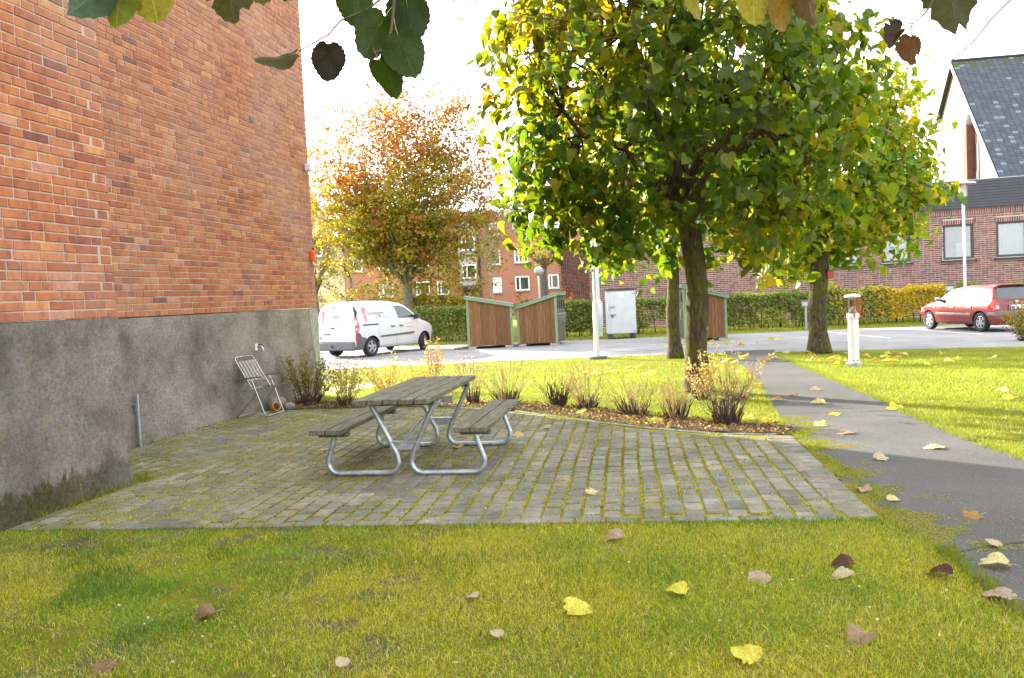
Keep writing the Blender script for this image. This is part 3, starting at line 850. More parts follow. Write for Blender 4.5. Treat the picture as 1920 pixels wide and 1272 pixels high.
# ------------------------------------------------------------------ steep slate hall behind it
hy = 55.0; hx = (1785 - 960) / 1560 * hy + .6
hl = thing('gabled_hall', 'tall pale brick hall with a steep slate roof behind the low building', 'building', (hx, hy, -.2), math.atan2(-0.15, 1))
APZ = 15.55
def gable_z(t):  # height of the rake at distance t along the gable (negative = far)
    return APZ - (1.22 * t if t > 0 else -1.12 * t)
far, near = -2.6, 7.4
poly = [(far, 0), (near, 0), (near, gable_z(near)), (0, APZ), (far, gable_z(far))]
m = MB(); m.prism([(-p[0], p[1]) for p in poly], .0, .35, 'x')
m.build('gable_wall', M['buffbrick'], hl)
slope = math.atan(1.22)
slen = near / math.cos(slope)
# slates in overlapping rows on the near slope
V = []; F = []; C = []
rows = 58; rl = slen / rows
for r in range(rows):
    x = -.22
    while x < 14:
        w = .34
        t0, t1 = r * rl, (r + 1) * rl + .03
        lift = rnd.uniform(0, .012)
        g = rnd.uniform(.75, 1.25); col = (0.052 * g, 0.062 * g, 0.082 * g)
        if rnd.random() < .055: col = (0.16, 0.175, 0.2)
        if r < 4 and rnd.random() < .7 - r * .12: col = (0.05, 0.055, 0.02)
        P = []
        for (tt, dz) in ((t0, .01), (t1, .045 + lift)):
            for xx in (x + .008, x + w - .008):
                P.append((xx, -tt * math.cos(slope) , APZ + .12 - tt * math.sin(slope) + dz))
        b = len(V); V += P + [(P[2][0], P[2][1], P[2][2] - .05), (P[3][0], P[3][1], P[3][2] - .05)]
        F += [(b, b + 2, b + 3, b + 1), (b + 2, b + 4, b + 5, b + 3)]; C += [col, col]
        x += w
o = npmesh('slates', np.array(V), np.array(F), np.array(C), M['slatecol'], hl); tag(o, kind='stuff')
m = MB(); m.prism([(0, APZ + .10), (-near, APZ + .10 - near * 1.22), (-near, APZ - .1 - near * 1.22), (0, APZ - .12)], -.25, 14, 'x'); m.build('roof', M['slatebase'], hl)
m = MB(); m.prism([(.02, APZ + .10), (2.75, APZ + .10 - 2.75 * 1.12), (2.75, APZ - .1 - 2.75 * 1.12), (.02, APZ - .12)], -.25, 14, 'x'); m.build('roof', M['slatebase'], hl)
m = MB(); m.tube([(-.25, 0, APZ + .16), (14, 0, APZ + .16)], .10, 6); m.build('ridge', M['slatebase'], hl)
m = MB(); m.prism([(0, APZ + .06), (-near, APZ + .06 - near * 1.22), (-near, APZ - .24 - near * 1.22), (0, APZ - .26)], -.31, -.255, 'x'); m.build('bargeboard', M['white'], hl)
m = MB(); m.prism([(0, APZ + .06), (2.75, APZ + .06 - 2.75 * 1.12), (2.75, APZ - .1 - 2.75 * 1.12), (0, APZ - .12)], -.31, -.255, 'x'); m.build('bargeboard', M['frame_dark'], hl)
m = MB(); m.box((-.25, -2.7, 5.5), (.5, .55, 11.0)); m.build('brick_pier', M['pier'], hl)
m = MB(); m.box((-.25, -2.7, 11.4), (.56, .68, .8), mtx=Matrix.Rotation(.4, 4, 'X')); m.build('pier_cap', M['greymetal'], hl)
m = MB(); m.box((-.03, -3.3, 4.9), (.06, .62, 9.8)); w = m.build('window', M['frame_dark'], hl)
for k in range(12):
    m = MB(); m.box((-.075, -3.33, 1.0 + k * .62), (.02, .34, .54)); m.build('pane', M['frame_dark'], w)

# ------------------------------------------------------------------ red apartment block in the distance
def px_at(px, py, Y):
    """the point at depth Y seen at a spot of the photograph (used when surveying the far buildings)"""
    d = cam.matrix_world.to_3x3() @ Vector(((px - 960) / 1560, (636 - py) / 1560, -1)); d *= Y / d.y
    return Vector((d.x, d.y, d.z + EYE))
ry = 80.0
A = px_at(640, 560, ry); B = px_at(1112, 540, ry)
ra = thing('red_apartment_block', 'red brick apartment block with white windows far behind the sheds', 'building', (A.x, ry, -.2), 0)
top = px_at(960, 406, ry).z + .2
W_ = B.x - A.x
m = MB(); m.box((W_ / 2, 5.5, top / 2), (W_, 11, top)); m.build('wall', M['redfar'], ra)
m = MB(); m.box((W_ / 2, 5.3, top + .12), (W_ + .8, 12.2, .2)); m.build('eaves', M['frame_dark'], ra)
m = MB(); m.prism([(-.7, top + .22), (11.7, top + .22), (5.5, top + 1.3)], -.4, W_ + .4, 'x'); m.build('roof', M['frame_dark'], ra)
def far_window(cx, cz, w, h, style, parent=ra, y=0.0, oa=None):
    m = MB(); b = .13
    for sx in (-1, 1): m.box((cx + sx * (w / 2 - b / 2), y - .03, cz), (b, .12, h))
    for sz in (-1, 1): m.box((cx, y - .03, cz + sz * (h / 2 - b / 2)), (w - 2 * b, .12, b))
    if style == 2: m.box((cx - w * .17, y - .03, cz), (b, .115, h - 2 * b))
    f = m.build('window', M['white'], parent)
    m = MB(); m.box((cx, y - .012, cz), (w - 2 * b, .03, h - 2 * b)); m.build('pane', M['white'] if style == 3 else M['glassdark'], f)
    m = MB(); m.box((cx, y - .07, cz - h / 2 - .05), (w + .15, .2, .07)); m.build('sill', M['greymetal'], f)
for (x0, x1, y0, y1, st) in ((919, 938, 470, 497, 1), (921, 941, 521, 549, 3), (917, 935, 418, 443, 1), (964, 990, 466, 493, 2), (966, 993, 518, 545, 2), (960, 986, 412, 429, 2), (1028, 1048, 515, 541, 2), (1024, 1044, 464, 490, 2),
                             (710, 738, 532, 558, 2), (708, 736, 480, 506, 2), (706, 734, 430, 456, 2), (655, 680, 484, 510, 2), (780, 806, 528, 554, 2), (778, 804, 477, 503, 2), (820, 842, 528, 553, 2)):
    a, b = px_at(x0, (y0 + y1) / 2, ry), px_at(x1, (y0 + y1) / 2, ry); c, d = px_at((x0 + x1) / 2, y1, ry), px_at((x0 + x1) / 2, y0, ry)
    far_window((a.x + b.x) / 2 - A.x, (c.z + d.z) / 2 + .2, b.x - a.x, d.z - c.z, st)
for (px, py) in ((957, 480), (960, 532)):
    q = px_at(px, py, ry); m = MB(); m.box((q.x - A.x, -.02, q.z + .2), (.14, .05, .14)); m.build('vent', M['frame_dark'], ra)
q0, q1 = px_at(862, 500, ry), px_at(895, 500, ry); zb = px_at(880, 536, ry).z + .2
m = MB(); m.box(((q0.x + q1.x) / 2 - A.x, -.5, (zb + top) / 2), (q1.x - q0.x, 1.0, top - zb - .02)); bay = m.build('stair_bay', M['concrete'], ra)
far_window((q0.x + q1.x) / 2 - A.x + .1, px_at(878, 510, ry).z + .2, 1.3, 1.35, 2, bay, -1.0)
far_window((q0.x + q1.x) / 2 - A.x + .1, px_at(878, 458, ry).z + .2, 1.3, 1.35, 2, bay, -1.0)
m = MB(); m.box(((q0.x + q1.x) / 2 - A.x, -1.0, zb - .1), (q1.x - q0.x + .5, 2.0, .16)); m.build('canopy', M['frame_dark'], ra)
m = MB(); m.box(((q0.x + q1.x) / 2 - A.x, -.02, zb / 2 - .1), (1.4, .06, zb - .5)); m.build('door', M['frame_dark'], ra)
q = px_at(900, 500, ry); m = MB(); m.tube([(q.x - A.x, -.12, 0), (q.x - A.x, -.12, top)], .10, 6); m.build('drainpipe', M['frame_dark'], ra)

# ------------------------------------------------------------------ cream gabled house
cy = 52.0
C0 = px_at(648, 560, cy)
ch_ = thing('cream_house', 'cream rendered house with a steep roof edge behind the autumn tree', 'building', (C0.x, cy, -.2), 0.215)
ez = px_at(647, 484, cy).z + .2; az = px_at(612, 412, cy).z + .2; dxr = px_at(647, 484, cy).x - px_at(612, 412, cy).x
sl_ = (az - ez) / dxr
m = MB(); m.prism([(0, 0), (0, ez), (-5, ez + 5 * sl_), (-10, ez), (-10, 0)], 0, 11, 'y'); m.build('gable_wall', M['cream'], ch_)
m = MB(); m.prism([(.45, ez - .45 * sl_ + .05), (.45, ez - .45 * sl_ + .32), (-5, ez + 5 * sl_ + .32), (-5, ez + 5 * sl_ + .05)], -.3, 11.2, 'y'); m.build('roof', M['frame_dark'], ch_)
m = MB(); m.prism([(-10.45, ez - .45 * sl_ + .05), (-10.45, ez - .45 * sl_ + .32), (-5, ez + 5 * sl_ + .32), (-5, ez + 5 * sl_ + .05)], -.3, 11.2, 'y'); m.build('roof', M['frame_dark'], ch_)
m = MB(); m.prism([(.47, ez - .47 * sl_ - .2), (.47, ez - .47 * sl_ + .28), (-5, ez + 5 * sl_ + .28), (-5, ez + 5 * sl_ - .2)], -.36, -.305, 'y'); m.build('bargeboard', M['greymetal'], ch_)
wq = px_at(594, 460, cy)
far_window(wq.x - C0.x - .1, wq.z + .2, .95, 1.5, 1, ch_, 0)
m = MB(); m.box((wq.x - C0.x + .62, -.04, wq.z + .2), (.30, .06, 1.5)); m.build('shutter', M['poleblue'], ch_)

# ------------------------------------------------------------------ bin sheds
def shed(x, y, rz, w, hl_, hr_, depth, side, label, slat_side=None, loc_z=-.2):
    """front face w wide in local x (0..w), y going back; hl_/hr_ heights at left and right"""
    t = thing('bin_shed', label, 'shed', (x, y, loc_z), rz, 'wooden bin sheds on the parking lot')
    base = .10
    hgt = lambda u: hl_ + (hr_ - hl_) * u / w
    m = MB(); m.box((w / 2, depth / 2, base + .02), (w - .04, depth - .04, .06)); m.build('floor_frame', M['frame_dark'], t)
    for cx in (.15, w - .15):
        m = MB(); m.box((cx, .15, base / 2 - .02), (.28, .3, base - .02), bevel=.01); m.build('block', M['concrete'], t)
    n = int(round((w - .16) / .105))
    for face_y in (0.0, depth):
        for k in range(n):
            a = .08 + (w - .16) * k / n; b = .08 + (w - .16) * (k + 1) / n - .006
            m = MB(); m.prism([(a, base), (b, base), (b, hgt(b) - .06), (a, hgt(a) - .06)], face_y + (.0 if face_y == 0 else -.022), face_y + (.022 if face_y == 0 else 0), 'y'); m.build('plank', M['plank'], t)
    m = MB()
    for cx in (.04, w - .04):
        for cy_ in (-.012, depth - .068): m.prism([(cx - .04, base - .03), (cx + .04, base - .03), (cx + .04, hgt(cx + .04) - .05), (cx - .04, hgt(cx - .04) - .05)], cy_, cy_ + .08, 'y')
    m.build('corner_post', M['green'], t)
    for sx in (0, w):
        lo = hgt(sx)
        isl = (slat_side == 'R' and sx == w) or (slat_side == 'L' and sx == 0)
        nn = int(depth / (.105 if not isl else .16))
        for k in range(nn):
            a = .08 + (depth - .16) * k / nn; b = .08 + (depth - .16) * (k + 1) / nn - (.006 if not isl else .03)
            m = MB(); m.box((sx + (-.012 if sx else .012), (a + b) / 2, (base + lo - .1) / 2 + .03), (.022, b - a, lo - .12 - base)); m.build('plank', M['greywood'] if isl else M['plank'], t)
        if isl:
            for k in range(4):
                yy = .2 + (depth - .4) * k / 3; s = 1 if sx else -1
                m = MB(); m.tube([(sx + s * .01, yy, .72), (sx + s * .06, yy, .74), (sx + s * .06, yy, 1.05), (sx + s * .01, yy, 1.07)], .016, 6); m.build('handle', M['alu'], t, smooth=True)
                m = MB(); m.box((sx + s * .014, yy, lo - .34), (.02, .09, .3)); m.build('slot', M['dark'], t)
    ov = .06
    m = MB(); m.prism([(-ov, hgt(-ov) - .05), (w + ov, hgt(w + ov) - .05), (w + ov, hgt(w + ov) + .05), (-ov, hgt(-ov) + .05)], -.07, depth + .07, 'y'); m.build('roof', M['green'], t)
    m = MB(); m.prism([(-ov - .01, hgt(-ov) + .054), (w + ov + .01, hgt(w + ov) + .054), (w + ov + .01, hgt(w + ov) + .07), (-ov - .01, hgt(-ov) + .07)], -.085, depth + .085, 'y'); m.build('roof_edge', M['greymetal'], t)
    return t
shed(-1.53, 28.7, .02, 1.58, 1.76, 1.44, 1.7, 1, 'brown plank bin shed beside the white van, roof falling to the right')
shed(0.20, 28.95, -.22, 1.42, 1.34, 1.74, 1.7, 1, 'brown plank bin shed with roof rising to the right, slatted right side', 'R')
shed(5.65, 27.2, .03, 1.42, 1.80, 1.42, 1.7, 1, 'brown plank bin shed half hidden behind the thick tree trunk', 'L')
m = MB(); m.prism([(0, 0), (.55, 0), (.55, .10)], 0, 1.0, 'y'); o = m.build('shed_ramp', M['greywood'], None, (-2.05, 28.75, -.19), .02); tag(o, 'short grey loading ramp at the left shed beside the van', 'ramp')

# pale metal cabinet
t = thing('metal_cabinet', 'pale grey metal cabinet with a padlocked door in front of the hedge', 'cabinet', (3.58, 30.75, -.2), -.03)
m = MB(); m.box((.52, .45, .98), (1.04, .9, 1.60), bevel=.012); m.build('body', M['cabinet'], t)
m = MB(); m.box((.56, -.014, .97), (.92, .026, 1.54), bevel=.006); d = m.build('door', M['cabinet'], t)
m = MB(); m.box((.16, -.04, 1.18), (.20, .03, .05)); m.box((.18, -.045, .90), (.22, .04, .05)); m.build('latch', M['greymetal'], d)
m = MB(); m.box((.16, -.05, .83), (.06, .03, .07), bevel=.008); m.build('padlock', M['frame_dark'], d)
m = MB(); m.box((.52, -.031, 1.60), (.24, .006, .24)); m.build('notice', M['white'], d)
for hz in (.28, 1.66):
    m = MB(); m.box((1.0, -.03, hz), (.14, .03, .03)); m.build('hinge', M['greymetal'], d)
m = MB(); m.box((.52, .45, 1.81), (1.14, 1.0, .05)); m.build('roof', M['frame_dark'], t)
for sx in (.1, .94):
    m = MB(); m.box((sx, .45, .08), (.12, .9, .16)); m.build('skid', M['frame_dark'], t)

# poles and small street furniture
t = thing('lamp_post', 'white stepped steel lamp post standing on the grass edge in front of the cabinet', 'lamp post', (2.24, 22.08, -.2))
m = MB(); m.lathe([(.27, -.05), (.27, .04), (.25, .06)], 20); m.build('foot', M['grey'], t, smooth=True)
m = MB(); m.lathe([(.075, .06), (.068, 1.42), (.042, 1.52)], 18); m.build('lower_tube', M['white'], t, smooth=True)
m = MB(); m.lathe([(.041, 1.50), (.036, 4.1)], 14); m.build('upper_tube', M['white'], t, smooth=True)
m = MB(); m.lathe([(.05, 4.1), (.12, 4.14), (.12, 4.34), (.27, 4.36), (.10, 4.46), (.02, 4.48)], 18); m.build('lamp_head', M['white'], t, smooth=True)
t = thing('flagpole', 'tall pale blue pole behind the lamp post, in front of the hedge', 'pole', (3.46, 33.0, -.2))
m = MB(); m.lathe([(.16, 0), (.16, .3), (.19, .5), (.19, 1.32), (.11, 1.45)], 16); m.build('base_sleeve', M['poleblue'], t, smooth=True)
m = MB(); m.lathe([(.10, 1.43), (.06, 9.0)], 12); m.build('shaft', M['poleblue'], t, smooth=True)
t = thing('street_lamp', 'slim street lamp with a flat hat standing behind the red car', 'street lamp', (17.6, 32.2, -.2))
m = MB(); m.lathe([(.085, 0), (.085, 1.0), (.055, 1.1), (.05, 4.75)], 14); m.build('pole', M['poleblue'], t, smooth=True)
m = MB(); m.lathe([(.06, 4.72), (.15, 4.76), (.15, 5.22), (.16, 5.24)], 18); m.build('lantern', M['lens'], t, smooth=True)
m = MB(); m.lathe([(.45, 5.24), (.43, 5.28), (.16, 5.34), (.05, 5.40), (.01, 5.41)], 22); m.build('hat', M['white'], t, smooth=True)
for k in range(4):
    a = k * PI / 2 + .4; m = MB(); m.tube([(.165 * math.cos(a), .165 * math.sin(a), 4.74), (.165 * math.cos(a), .165 * math.sin(a), 5.25)], .012, 5); m.build('strut', M['red'], t)
def bollard(x, y):
    t = thing('bollard_light', 'white cylindrical bollard light with red struts on the right lawn', 'bollard light', (x, y, gzf(y)), .0)
    m = MB(); m.lathe([(.16, -.03), (.16, .06), (.14, .085)], 8); m.build('footing', M['concrete'], t)
    m = MB(); m.lathe([(.10, .085), (.10, .95)], 24); m.build('post', M['white'], t, smooth=True)
    m = MB(); m.lathe([(.118, .945), (.118, .985), (.11, 1.02), (.06, 1.075), (.045, 1.12), (.038, 1.14)], 24); m.build('collar', M['white'], t, smooth=True)
    m = MB(); m.lathe([(.072, 1.17), (.072, 1.29)], 16); m.build('reflector', M['frame_dark'], t, smooth=True)
    m = MB(); m.lathe([(.03, 1.13), (.03, 1.33)], 8); m.build('lamp_holder', M['lens'], t, smooth=True)
    m = MB(); n = 24
    V = []; F = []
    for k in range(n):
        a = 2 * PI * k / n; V += [(.105 * math.cos(a), .105 * math.sin(a), .985), (.105 * math.cos(a), .105 * math.sin(a), 1.345)]
    for k in range(n): k2 = (k + 1) % n; F.append((2 * k, 2 * k2, 2 * k2 + 1, 2 * k + 1))
    m.add(V, F); m.build('glass_cylinder', M['glass'], t, smooth=True)
    m = MB(); m.lathe([(.15, 1.34), (.155, 1.36), (.15, 1.385), (.05, 1.405), (.01, 1.407)], 24); m.build('cap', M['white'], t, smooth=True)
    for a in (-1.72, -.05, 1.9):
        m = MB(); m.box((.125 * math.cos(a), .125 * math.sin(a), 1.155), (.045, .016, .39), rz=a); m.build('strut', M['red'], t)
    for a in (-1.2, -2.0):
        m = MB(); m.box((.1 * math.cos(a), .1 * math.sin(a), .12), (.02, .02, .02), rz=a); m.build('bolt', M['frame_dark'], t)
bollard(6.61, 16.09)
def heater_post(x, y, z, label):
    t = thing('heater_post', label, 'post', (x, y, z), 0, 'grey outlet posts along the hedge')
    m = MB(); m.tube([(0, 0, 0), (0, 0, .86)], .04, 8); m.build('post', M['greymetal'], t, smooth=True)
    m = MB(); m.box((0, 0, .96), (.26, .16, .22), bevel=.03); m.build('outlet_box', M['greymetal'], t)
    m = MB(); m.box((0, 0, 1.085), (.30, .20, .03), bevel=.01); m.build('lid', M['grey'], t)
heater_post(10.95, 30.9, -.2, 'short grey outlet post left of the right tree trunk')
heater_post(16.35, 31.0, .12, 'grey outlet box peeping over the hood of the red car')
t = thing('globe_lamp', 'white globe lamp on a thin pole beside the grey tree trunk', 'globe lamp', (1.58, 44, -.2))
m = MB(); m.tube([(0, 0, 0), (0, 0, 2.8)], .045, 8); m.build('pole', M['white'], t)
m = MB(); m.lathe([(.02, 2.78)] + [(.25 * math.sin(a), 3.0 - .25 * math.cos(a)) for a in [k * PI / 9 for k in range(1, 9)]] + [(.02, 3.25)], 18); m.build('globe', M['lens'], t, smooth=True)
t = thing('railing', 'short pale metal railing between the right-hand shed and the hedge', 'railing', (2.2, 37.0, -.2))
for k in range(10):
    m = MB(); m.tube([(k * .11, 0, 0), (k * .11, 0, 1.3)], .012, 5); m.build('bar', M['greymetal'], t)
m = MB(); m.tube([(-.05, 0, 1.32), (1.1, 0, 1.32)], .03, 6); m.build('top_rail', M['greymetal'], t)

# ------------------------------------------------------------------ vehicles
class Body:
    """a car body: side profile zt(x), sill zb, width yw(z) and plan(x); rear xr(z), front xf(z)"""
    def __init__(s, L, ztop, yw, plan, xr, xf, zb=.22):
        s.L, s.zt, s.yw, s.plan, s.xr, s.xf, s.zb = L, ztop, yw, plan, xr, xf, zb
    @staticmethod
    def ip(tab, v):
        return float(np.interp(v, [p[0] for p in tab], [p[1] for p in tab]))
    def Z(s, x): return s.ip(s.zt, x)
    def Y(s, x, z): return s.ip(s.yw, z) * s.ip(s.plan, x)
    def build(s, mat, dark, parent, wheels, wr, stations):
        lv = [0, .03, .10, .22, .36, .5, .62, .74, .85, .93, .975]
        rings = []
        for i, x in enumerate(stations):
            zt = s.Z(x); R = []
            for q in lv:
                z = s.zb + (zt - s.zb) * q
                y = s.Y(x, z)
                if q == 0: y *= .93
                if q == .93: y *= .985
                if q == .975: y *= .93
                xx = x
                if i == 0: xx = s.ip(s.xr, z)
                if i == len(stations) - 1: xx = s.ip(s.xf, z)
                R.append((xx, y, z))
            xx = R[-1][0]
            R.append((xx + (.02 if i == 0 else (-.02 if i == len(stations) - 1 else 0)), R[-1][1] * .78, zt - .004))
            R.append((R[-1][0], R[-1][1] * .4, zt + .012)); R.append((R[-1][0], 0, zt + .016))
            full = [(p[0], -p[1], p[2]) for p in R] + [(p[0], p[1], p[2]) for p in R[-2::-1]]
            rings.append(full)
        n = len(rings[0]); V = [p for r in rings for p in r]; F = []
        for i in range(len(rings) - 1):
            for k in range(n):
                k2 = (k + 1) % n
                F.append((i * n + k, (i + 1) * n + k, (i + 1) * n + k2, i * n + k2))
        def cap(o, flip):
            half = n // 2
            for k in range(half):
                a, b, c, d = o + k, o + k + 1, o + n - 2 - k, o + n - 1 - k
                if b == c: f = (a, b, d)
                else: f = (a, b, c, d)
                F.append(f if flip else f[::-1])
        cap(0, False); cap((len(rings) - 1) * n, True)
        m = MB(); m.add(V, F)
        me = m.mesh('body', [mat, dark])
        bm = bmesh.new(); bm.from_mesh(me); bmesh.ops.recalc_face_normals(bm, faces=bm.faces)
        bm.to_mesh(me); bm.free()
        ob = bpy.data.objects.new('body', me); COL.objects.link(ob)
        cutters = []
        for (wx, wz) in wheels:
            c = MB(); c.mat = 1
            nseg = 28; c.prism([(wx + (wr + .055) * math.cos(2 * PI * k / nseg), wz + (wr + .055) * math.sin(2 * PI * k / nseg)) for k in range(nseg)], -1.5, 1.5, 'y')
            cm = bpy.data.meshes.new('cut'); cm.from_pydata(c.v, [], c.f); cm.materials.append(mat); cm.materials.append(dark)
            cm.polygons.foreach_set('material_index', [1] * len(cm.polygons)); cm.update()
            co = bpy.data.objects.new('cut', cm); COL.objects.link(co); cutters.append(co)
            md = ob.modifiers.new('b', 'BOOLEAN'); md.operation = 'DIFFERENCE'; md.object = co; md.solver = 'EXACT'
        dg = bpy.context.evaluated_depsgraph_get()
        new = bpy.data.meshes.new_from_object(ob.evaluated_get(dg)); new.name = 'body'
        ob.modifiers.clear(); ob.data = new
        for c in cutters: bpy.data.objects.remove(c, do_unlink=True)
        for p in new.polygons:
            p.use_smooth = True
            cz = p.center
            if any(math.hypot(cz.x - wx, cz.z - wz) < wr + .05 for wx, wz in wheels) and abs(p.normal.y) < .5: p.material_index = 1
        new.set_sharp_from_angle(angle=math.radians(32))
        ob.parent = parent
        m = MB(); xs = [w[0] for w in wheels]
        m.box(((xs[0] + xs[1]) / 2, 0, s.zb + .16), (s.L - .5, 1.06, .22)); m.build('underbody', dark, parent)
        return ob
    def side(s, name, poly, side, mat, parent, out=.004, sub=3):
        """panel lying on the body side, poly in (x, z)"""
        c = (sum(p[0] for p in poly) / len(poly), sum(p[1] for p in poly) / len(poly)); n = len(poly)
        V = []; F = []
        for r in range(sub + 1):
            q = 1 - r / sub
            for p in poly:
                x = c[0] + (p[0] - c[0]) * q; z = c[1] + (p[1] - c[1]) * q
                V.append((x, side * (s.Y(x, z) + out), z))
        for r in range(sub):
            for k in range(n):
                k2 = (k + 1) % n; F.append((r * n + k, r * n + k2, (r + 1) * n + k2, (r + 1) * n + k))
        if (sum((poly[k][0] * poly[(k + 1) % n][1] - poly[(k + 1) % n][0] * poly[k][1]) for k in range(n)) > 0) == (side > 0): F = [f[::-1] for f in F]
        # give it an edge
        b = len(V); V += [(p[0], p[1] - side * (out + .012), p[2]) for p in V[:n]]
        for k in range(n):
            k2 = (k + 1) % n; F.append((k, b + k, b + k2, k2))
        m = MB(); m.add(V, F); return m.build(name, mat, parent, smooth=True, sharp=30)
    def rear(s, name, poly, mat, parent, out=.006):
        n = len(poly); c = (sum(p[0] for p in poly) / n, sum(p[1] for p in poly) / n)
        V = []; F = []
        for q in (1, .66, .33, 0):
            for p in poly:
                y = c[0] + (p[0] - c[0]) * q; z = c[1] + (p[1] - c[1]) * q; V.append((s.ip(s.xr, z) - out, y, z))
        for r in range(3):
            for k in range(n):
                k2 = (k + 1) % n; F.append((r * n + k, (r + 1) * n + k, (r + 1) * n + k2, r * n + k2))
        b = len(V); V += [(p[0] + out + .01, p[1], p[2]) for p in V[:n]]
        for k in range(n):
            k2 = (k + 1) % n; F.append((k, k2, b + k2, b + k))
        m = MB(); m.add(V, F); return m.build(name, mat, parent, smooth=True, sharp=30)

def wheel(parent, x, y, side, r, w, steer=0.0, spokes=5, rimr=.62):
    pv = bpy.data.objects.new('wheel', None)
    m = MB()
    prof = [(r * .55, -w / 2 + .02), (r * .9, -w / 2), (r * .985, -w / 2 + .025), (r, -w / 4), (r, w / 4), (r * .985, w / 2 - .025), (r * .9, w / 2), (r * .68, w / 2 - .006), (r * .64, w / 2 - .02), (r * .62, -w / 2 + .03)]
    n = 36; V = []; F = []
    for (rr, yy) in prof:
        for k in range(n):
            a = 2 * PI * k / n; V.append((rr * math.cos(a), side * yy, rr * math.sin(a)))
    for i in range(len(prof) - 1):
        for k in range(n):
            k2 = (k + 1) % n; f = (i * n + k, i * n + k2, (i + 1) * n + k2, (i + 1) * n + k); F.append(f if side < 0 else f[::-1])
    m.add(V, F)
    tyre = m.build('wheel', M['rubber'], parent, (x, y, r), steer, smooth=True, sharp=40)
    m = MB(); m.lathe([(r * .63, 0), (r * .63, .02)], 28); b = m.build('hub_back', M['dark'], tyre); b.rotation_euler = (PI / 2 * (-side), 0, 0); b.location = (0, side * (w / 2 - .08), 0)
    m = MB()
    yo = side * (w / 2 - .022)
    ring = []
    n = 32; V = []; F = []
    for (rr, dy) in ((r * .635, 0), (r * .60, .004), (r * .555, -.02), (r * .60, -.03)):
        for k in range(n): a = 2 * PI * k / n; V.append((rr * math.cos(a), yo + side * dy, rr * math.sin(a)))
    for i in range(3):
        for k in range(n): k2 = (k + 1) % n; f = (i * n + k, i * n + k2, (i + 1) * n + k2, (i + 1) * n + k); F.append(f if side < 0 else f[::-1])
    m.add(V, F)
    for k in range(spokes):
        a = 2 * PI * k / spokes + .3
        sw0, sw1 = r * .12, r * .10 if spokes == 5 else r * .08
        P = []
        for (rr, ww, dy) in ((r * .10, sw0, .006), (r * .58, sw1, -.004)):
            for sgn in (-1, 1): P.append((rr * math.cos(a) - sgn * ww * math.sin(a), yo + side * dy, rr * math.sin(a) + sgn * ww * math.cos(a)))
        P += [(p[0], p[1] - side * .03, p[2]) for p in P]
        f = [(0, 1, 3, 2), (4, 6, 7, 5), (0, 2, 6, 4), (1, 5, 7, 3)]
        m.add(P, f if side > 0 else [g[::-1] for g in f])
    nn = 14; V = [(r * .14 * math.cos(2 * PI * k / nn), yo + side * .012, r * .14 * math.sin(2 * PI * k / nn)) for k in range(nn)] + [(r * .16 * math.cos(2 * PI * k / nn), yo - side * .03, r * .16 * math.sin(2 * PI * k / nn)) for k in range(nn)]
    f = [tuple(range(nn))] + [(k, nn + k, nn + (k + 1) % nn, (k + 1) % nn) for k in range(nn)]
    m.add(V, f if side < 0 else [g[::-1] for g in f])
    m.build('rim', M['rim'], tyre, smooth=True, sharp=30)
    bpy.data.objects.remove(pv)
    return tyre

def lettering(name, text, size, mat, parent, loc, rot, out=.0015, align='LEFT'):
    cu = bpy.data.curves.new(name, 'FONT'); cu.body = text; cu.size = size; cu.extrude = .0006; cu.align_x = align
    ob = bpy.data.objects.new(name, cu); COL.objects.link(ob)
    dg = bpy.context.evaluated_depsgraph_get()
    me = bpy.data.meshes.new_from_object(ob.evaluated_get(dg)); me.materials.clear(); me.materials.append(mat)
    bpy.data.objects.remove(ob, do_unlink=True)
    o = bpy.data.objects.new(name, me); COL.objects.link(o); o.parent = parent; o.location = loc; o.rotation_euler = rot
    return o

